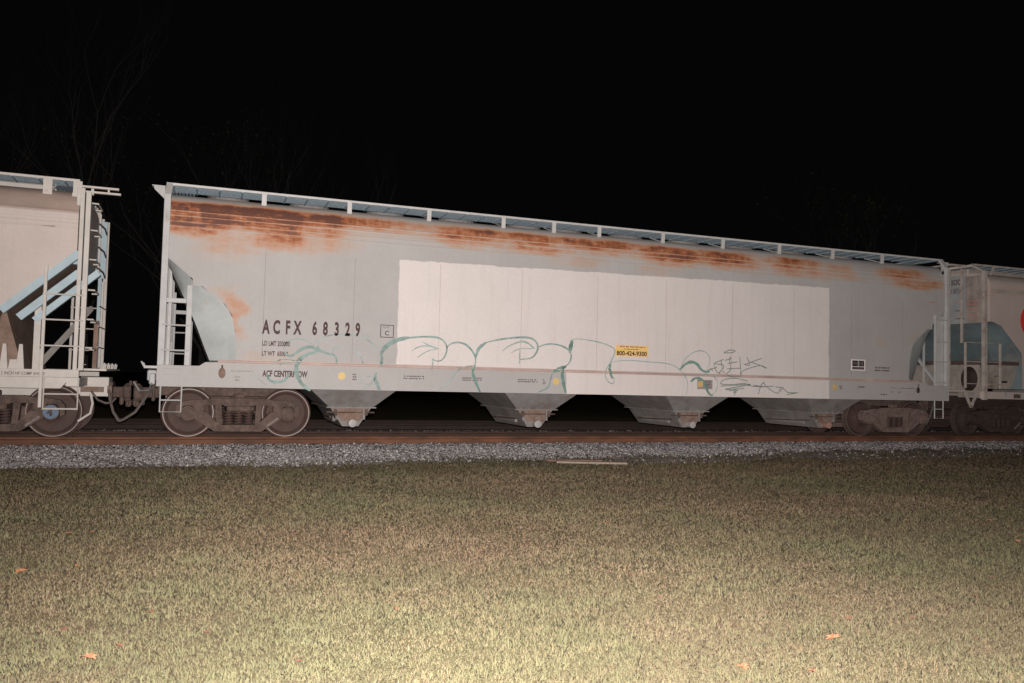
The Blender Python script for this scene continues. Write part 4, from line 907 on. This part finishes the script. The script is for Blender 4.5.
def scatter(name, protoV, protoF, pos, size, yaw, tint, m, label=None, tilt=None):
    """many small separate pieces written as one mesh with a colour per piece"""
    n = len(pos); P = np.asarray(protoV, float); k = len(P)
    if P.ndim == 2: P = np.repeat(P[None], n, 0)
    k = P.shape[1]
    v = P*size[:, None, :]; c, s = np.cos(yaw)[:, None], np.sin(yaw)[:, None]
    if tilt is not None:
        ct, st = np.cos(tilt)[:, None], np.sin(tilt)[:, None]; y_, z_ = v[:, :, 1]*ct-v[:, :, 2]*st, v[:, :, 1]*st+v[:, :, 2]*ct; v = np.stack([v[:, :, 0], y_, z_], 2)
    x, y = v[:, :, 0]*c-v[:, :, 1]*s, v[:, :, 0]*s+v[:, :, 1]*c
    v = np.stack([x, y, v[:, :, 2]], 2)+pos[:, None, :]
    F = np.asarray(protoF); nf, fk = F.shape
    idx = (F[None]+np.arange(n)[:, None, None]*k).reshape(-1)
    me = bpy.data.meshes.new(name); me.vertices.add(n*k); me.vertices.foreach_set('co', v.reshape(-1).astype(np.float32))
    me.loops.add(len(idx)); me.loops.foreach_set('vertex_index', idx.astype(np.int32))
    me.polygons.add(n*nf); me.polygons.foreach_set('loop_start', np.arange(0, n*nf*fk, fk, dtype=np.int32)); me.polygons.foreach_set('loop_total', np.full(n*nf, fk, np.int32))
    me.update(calc_edges=True)
    a = me.attributes.new('tint', 'FLOAT_COLOR', 'POINT'); cc = np.ones((n, k, 4), np.float32); cc[:, :, :3] = tint[:, None, :]; a.data.foreach_set('color', cc.reshape(-1))
    me.materials.append(m); o = bpy.data.objects.new(name, me); col.objects.link(o); return o
def fbm(X, Y, seed=0, oct_=4, base=.35):
    rr = np.random.default_rng(seed); s = 0; a = 1; tot = 0
    for o_ in range(oct_):
        for _ in range(4):
            th = rr.uniform(0, 2*PI); fq = base*2**o_*rr.uniform(.7, 1.4)*2*PI; s = s+a*np.sin((X*math.cos(th)+Y*math.sin(th)*1.3)*fq+rr.uniform(0, 6.28)); tot += a*.7
        a *= .62
    return s/tot
# crushed stone
def edge_y(X, Y):   # ragged line where the stone gives way to turf
    return -2.25+.035*(X+6)+.22*fbm(X, Y*.4, 5, 5, .16)+.10*fbm(X, Y, 6, 4, 1.1)
def stones(name, n, x0, x1, y0, y1, smin, smax, dark=1.0, fade=None):
    Y = rng.uniform(y0, y1, n); X = rng.uniform(x0, x1, n)
    if fade:
        keep = rng.random(n) > np.clip((edge_y(X, Y)-Y)/.30, 0, 1)*.97; X, Y = X[keep], Y[keep]; n = len(X)
    bz = np.interp(Y, [-2.75, -1.55, -.95, .95, 2.3, 2.9, 6.1, 7.2, 8.6], [GROUND-.03, -.185, -.165, -.165, -.19, -.19, -.19, -.2, GROUND-.05])
    Z = np.maximum(bz, GROUND+swell(X, Y)*(Y < -2.2)-.03)+rng.uniform(-.008, .012, n)
    cube = np.array([(-1, -1, -1), (1, -1, -1), (1, 1, -1), (-1, 1, -1), (-1, -1, 1), (1, -1, 1), (1, 1, 1), (-1, 1, 1)], float)*.6
    P = cube[None]+rng.uniform(-.42, .42, (n, 8, 3)); sz = rng.uniform(smin, smax, n)[:, None]*rng.uniform(.6, 1.2, (n, 3))
    g = rng.choice([.12, .16, .20, .25, .33], n, p=[.15, .27, .32, .2, .06])*dark*rng.uniform(.8, 1.2, n)
    tint = np.stack([1.17*g*rng.uniform(.98, 1.05, n), 1.14*g, 1.13*g*rng.uniform(.97, 1.06, n)], 1)
    return scatter(name, P, [(0, 3, 2, 1), (4, 5, 6, 7), (0, 1, 5, 4), (1, 2, 6, 5), (2, 3, 7, 6), (3, 0, 4, 7)], np.stack([X, Y, Z], 1), sz, rng.uniform(0, 6.28, n), tint, STONE, tilt=rng.uniform(-.6, .6, n))
STONE = attr_mat('crushed_stone', .9)
tag(stones('ballast_stones', 90000, -16, 20, -3.1, -.86, .018, .040, 1.0, fade=-2.45), 'gray crushed stone spread along the near rail', 'ballast', kind='stuff')
tag(stones('ballast_stones', 16000, -16, 26, -.66, 3.5, .03, .055, .55), 'crushed stone between and behind the rails, darkened for the shade under the train', 'ballast', kind='stuff')  # same stone, tint scaled down for the train's shade

# lawn: short mixed green and straw blades, denser towards the camera
def in_view(X, Y, m_=1.2):
    dx, dy = X-CX, Y-CY; fw = dx*math.sin(YAW)+dy*math.cos(YAW); rt = dx*math.cos(YAW)-dy*math.sin(YAW)
    return (fw > 2.5) & (np.abs(rt) < fw*.66+m_)
NB = 900000
dd = rng.uniform(3.0, 27, NB*2); dd = 2.8+(rng.random(NB*2)**1.15)*22; an = YAW+rng.uniform(-.72, .72, NB*2)
X = CX+dd*np.sin(an)/np.maximum(.5, np.cos(an-YAW)); Y = CY+dd*np.cos(an)/np.maximum(.5, np.cos(an-YAW))
ok = (Y < -1.2) & (Y > -15.5) & in_view(X, Y); X, Y, dd = X[ok][:NB], Y[ok][:NB], dd[ok][:NB]; n = len(X)
bare = fbm(X, Y, 11, 4, .30); edge = np.clip((Y-edge_y(X, Y)+.10)/.34, 0, 1)
keep = rng.random(n) > np.clip(.10+.22*bare, 0, .5)+edge*1.2; X, Y, dd, bare = X[keep], Y[keep], dd[keep], bare[keep]; n = len(X)
g1_ = fbm(X, Y, 21, 4, .16); g2_ = fbm(X, Y, 33, 5, .6)
green = np.clip(.34+.40*g1_+.22*g2_-.012*(X+6)+.05*np.clip(-8.5-Y, 0, 5), .05, .92)
# two paler, dried strips and one greener hollow, as worn into this lawn
for cx_, cy_, rx_, ry_, a_ in ((-6.6, -9.2, 2.4, .9, -.42), (-1.2, -8.4, 2.2, .7, -.5), (-3.4, -8.9, 1.6, .6, .32), (-8.5, -12.0, 1.2, .8, .2), (1.5, -6, 4, 1.2, .16), (5, -4.6, 5, 1.4, -.30)):
    green = green+a_*np.exp(-((X-cx_)/rx_)**2-((Y-cy_)/ry_)**2)
green = np.clip(green, .04, .95)
isg = rng.random(n) < green; val = rng.uniform(.85, 1.17, n)
dim = 1.16*(1-.36*np.exp(-np.clip(edge_y(X, Y)-.25-Y, 0, 9)/.8))*(.78+.045*np.clip(Y+13.5, 0, 9))  # dead grass by the stone darker; tint rises with distance against flash falloff
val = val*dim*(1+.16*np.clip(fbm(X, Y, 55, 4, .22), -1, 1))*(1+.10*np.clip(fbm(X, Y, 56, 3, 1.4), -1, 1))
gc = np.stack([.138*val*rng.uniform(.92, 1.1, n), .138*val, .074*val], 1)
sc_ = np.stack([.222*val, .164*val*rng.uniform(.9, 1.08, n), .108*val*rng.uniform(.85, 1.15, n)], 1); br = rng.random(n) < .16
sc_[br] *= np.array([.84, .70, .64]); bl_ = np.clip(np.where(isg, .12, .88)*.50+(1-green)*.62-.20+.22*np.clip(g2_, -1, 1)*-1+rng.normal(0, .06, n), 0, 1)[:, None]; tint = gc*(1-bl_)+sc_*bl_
clump = fbm(X, Y, 77, 4, 1.6); hgt = (1+.35*np.clip(clump, -1, 1.5))*np.where(rng.random(n) < .035, 2.3, 1.0)*rng.uniform(.008, .026, n)*(.8+.35*np.clip(g2_, -1, 1)+.25*isg)*(1+.022*dd); wid = rng.uniform(.0008, .0016, n)*(1+.23*dd)
bl = np.array([(-1, 0, 0), (1, 0, 0), (.75, .25, .55), (-.75, .25, .55), (.1, .8, 1), (-.1, .8, 1)], float)
lean = rng.uniform(.3, 2.6, n)
P = np.repeat(bl[None], n, 0); P[:, :, 0] *= wid[:, None]; P[:, :, 1] *= (hgt*lean)[:, None]; P[:, :, 2] *= hgt[:, None]
Zg = np.maximum(GROUND+swell(X, Y)-.004, np.interp(Y, [-2.75, -1.55], [GROUND-.03, -.185])+.006)
GR = attr_mat('grass_blade', .75)
_n = GR.node_tree.nodes; _g = _n.new('ShaderNodeNewGeometry'); _m = _n.new('ShaderNodeMix'); _m.data_type = 'VECTOR'; _m.inputs[0].default_value = .92; _m.inputs[5].default_value = (0, -.30, .95)
GR.node_tree.links.new(_g.outputs['Normal'], _m.inputs[4]); GR.node_tree.links.new(_m.outputs[1], _n['Principled BSDF'].inputs['Normal'])   # blade normals tipped towards the flash, so the lawn shades brighter and evener
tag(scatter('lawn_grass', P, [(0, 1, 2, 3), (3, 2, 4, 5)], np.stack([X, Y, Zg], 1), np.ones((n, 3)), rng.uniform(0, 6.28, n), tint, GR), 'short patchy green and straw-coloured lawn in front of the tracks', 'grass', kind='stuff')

# ------------------------------------------------------------------ small things on the ground
LAB = {0: 'large pale orange dry leaf near the lower left corner of the lawn'}
def leaf(x, y, s, kind, label, seed, group='dry leaves on the lawn'):
    rr = random.Random(seed); n = 14; v = []; pr = []
    for i in range(n):
        a = 2*PI*i/n; r_ = (1 if i % 2 else .62)*(1+.25*math.cos(a))*rr.uniform(.85, 1.1); v.append((r_*math.cos(a)*.5*s, r_*math.sin(a)*.42*s, .25*s*abs(math.sin(a))*rr.uniform(.5, 1.1)))
    v.append((0, 0, .02*s)); yaw = rr.uniform(0, 6.28); c, s_ = math.cos(yaw), math.sin(yaw); tl = rr.uniform(.1, .5)
    z0 = GROUND+float(swell(x, y))+.012
    vv = [(x+a*c-b*s_, y+a*s_+b*c, z0+h_+max(0, a)*tl+.006) for a, b, h_ in v]
    o = me_from('dry_leaf', vv+[(p[0], p[1], p[2]-.0025) for p in vv], [(i, (i+1) % n, n) for i in range(n)]+[(n+1+(i+1) % n, n+1+i, 2*n+1) for i in range(n)]+[(i, n+1+i, n+1+(i+1) % n, (i+1) % n) for i in range(n)], M['dry1'] if kind == 0 else M['dry2'], loc=(x, y, z0))
    return tag(o, label, 'leaf', group)
NAMED = {0: 'bright orange dry leaf low on the lawn right of center, the most vivid one',
         1: 'pale orange dry leaf nearest the bottom edge on the left',
         2: 'orange dry leaf at the very bottom edge, left one of the two right of center',
         3: 'orange dry leaf at the very bottom edge, right one of the two right of center',
         4: 'small orange leaf alone on the darker grass below the board, right of center',
         6: 'long reddish dry leaf at the far left edge of the lawn',
         17: 'wide reddish dry leaf at the right edge of the lawn'}
for i, (x, y, s, k) in enumerate(LEAVES):
    leaf(x, y, s*(.95 if i < 3 else .75), k, NAMED.get(i, 'small dull dry leaf scattered in the short grass'), i)
q = MB(); q.bar((-2.25, -2.86, -.335), (-.95, -3.28, -.335), .13, .035); q.build('wooden_board', M['wood'], loc=(-1.6, -3.05, -.35)).data
wb = bpy.data.objects['wooden_board']; tag(wb, 'pale weathered board lying at the edge of the gravel', 'board')
q = MB(); q.bar((-2.35, -2.60, -.33), (-1.30, -2.92, -.32), .07, .04); q.build('wooden_stick', M['wood_dark'], loc=(-2, -2.6, -.34))
tag(bpy.data.objects['wooden_stick'], 'dark stick of wood lying just behind the pale board', 'stick')
q = MB(); rr = random.Random(5); wx, wy = 3.75, -8.15
for i in range(60):
    a = rr.uniform(0, 6.28); l = rr.uniform(.04, .13); e = (wx+math.cos(a)*l, wy+math.sin(a)*l, GROUND+rr.uniform(.02, .09)); m_ = (wx+math.cos(a)*l*.5, wy+math.sin(a)*l*.5, GROUND+.07)
    px, py_ = -math.sin(a)*.012, math.cos(a)*.012
    q.add([(wx, wy, GROUND), (m_[0]+px, m_[1]+py_, m_[2]), e, (m_[0]-px, m_[1]-py_, m_[2]-.006)], [(0, 1, 2, 3)])
tag(q.build('weed_plant', mat('weed_leaf', (.10, .17, .04), .7, var=.3), loc=(wx, wy, GROUND)), 'small green leafy weed at the right edge of the lawn', 'plant')

# ------------------------------------------------------------------ trees in the dark behind the train
def tree(x, y, h, seed, label, lean=0, spread=.55, leafy=None, group='bare trees behind the train', depth=6, trunk_r=None):
    rr = random.Random(seed); root = thing('bare_tree' if not leafy else 'leafy_tree', label, 'tree', (x, y, GROUND), group)
    tr = MB(); br_ = MB(); tips = []
    def grow(p, d, L_, r_, k):
        pts = [p]; n = 4; dd_ = d.copy()
        for i in range(n):
            dd_ = (dd_+Vector((rr.uniform(-.14, .14), rr.uniform(-.14, .14), rr.uniform(-.04, .10)))).normalized(); pts.append(pts[-1]+dd_*L_/n)
        rs = [r_*(1-.38*i/n) for i in range(n+1)]
        (tr if k == 0 else br_).tube(pts, rs, 6 if k < 2 else 4 if k < 4 else 3, caps=False)
        if k >= depth or L_ < .25: tips.append(pts[-1]); return
        for j in range(rr.choice([2, 3, 3]) if k else 4):
            at = pts[-1] if j < 2 else pts[rr.choice([2, 3])]
            a = rr.uniform(0, 6.28); sp = rr.uniform(.45, 1.0)*spread
            nd = (dd_+Vector((math.cos(a)*sp, math.sin(a)*sp, rr.uniform(-.1, .25)))).normalized()
            grow(at, nd, L_*rr.uniform(.60, .82), rs[-1]*rr.uniform(.55, .8), k+1)
    grow(Vector((x, y, GROUND-.1)), Vector((lean, 0, 1)).normalized(), h*.33, trunk_r or h*.013, 0)
    tr.build('trunk', M['bark'], root); br_.build('branches', M['bark'], root)
    if leafy:
        q = MB()
        for t in tips:
            for _ in range(leafy[1]):
                c = t+Vector((rr.gauss(0, .35), rr.gauss(0, .35), rr.gauss(0, .28))); s = rr.uniform(.05, .13); a = Vector((rr.uniform(-1, 1), rr.uniform(-1, 1), rr.uniform(-1, 1))).normalized(); b_ = a.orthogonal().normalized(); 
                q.add([c-a*s, c+b_*s*.5, c+a*s, c-b_*s*.5], [(0, 1, 2, 3)])
        q.build('crown', leafy[0], root)
    return root
def at_px_x(px, y):   # x on the depth line y along a sight bearing measured off the centre of the lens
    b = YAW+math.atan((px-512)/FPX); return CX+(y-CY)*math.tan(b)
tree(at_px_x(88, 30), 30, 22, 3, 'tall bare forked tree standing behind the left end of the train', 0, .62, depth=6, trunk_r=.24)
tree(at_px_x(20, 27), 27, 17, 8, 'bare tree leaning left at the left edge behind the beige car', -.30, .5, trunk_r=.2)
tree(at_px_x(268, 28), 28, 16.5, 12, 'slender crooked bare tree rising behind the left third of the gray car', .05, .6, trunk_r=.16)
tree(at_px_x(306, 31), 31, 15.5, 15, 'smaller bare tree just right of the slender crooked one', .1, .65, trunk_r=.14)
tree(at_px_x(200, 33), 33, 17, 19, 'twiggy bare tree in the gap behind the couplers of the gray car', 0, .7, (M['leaf_dark'], 3), depth=5)
tree(at_px_x(375, 34), 34, 14, 23, 'low rounded bushy tree fading into the dark behind the roof rust', 0, .8, (M['leaf_dark'], 3), depth=5)
tree(at_px_x(862, 27), 27, 15.2, 31, 'tree with a little green foliage just above the right end of the gray car', 0, .6, (M['leaf_green'], 5), depth=5)
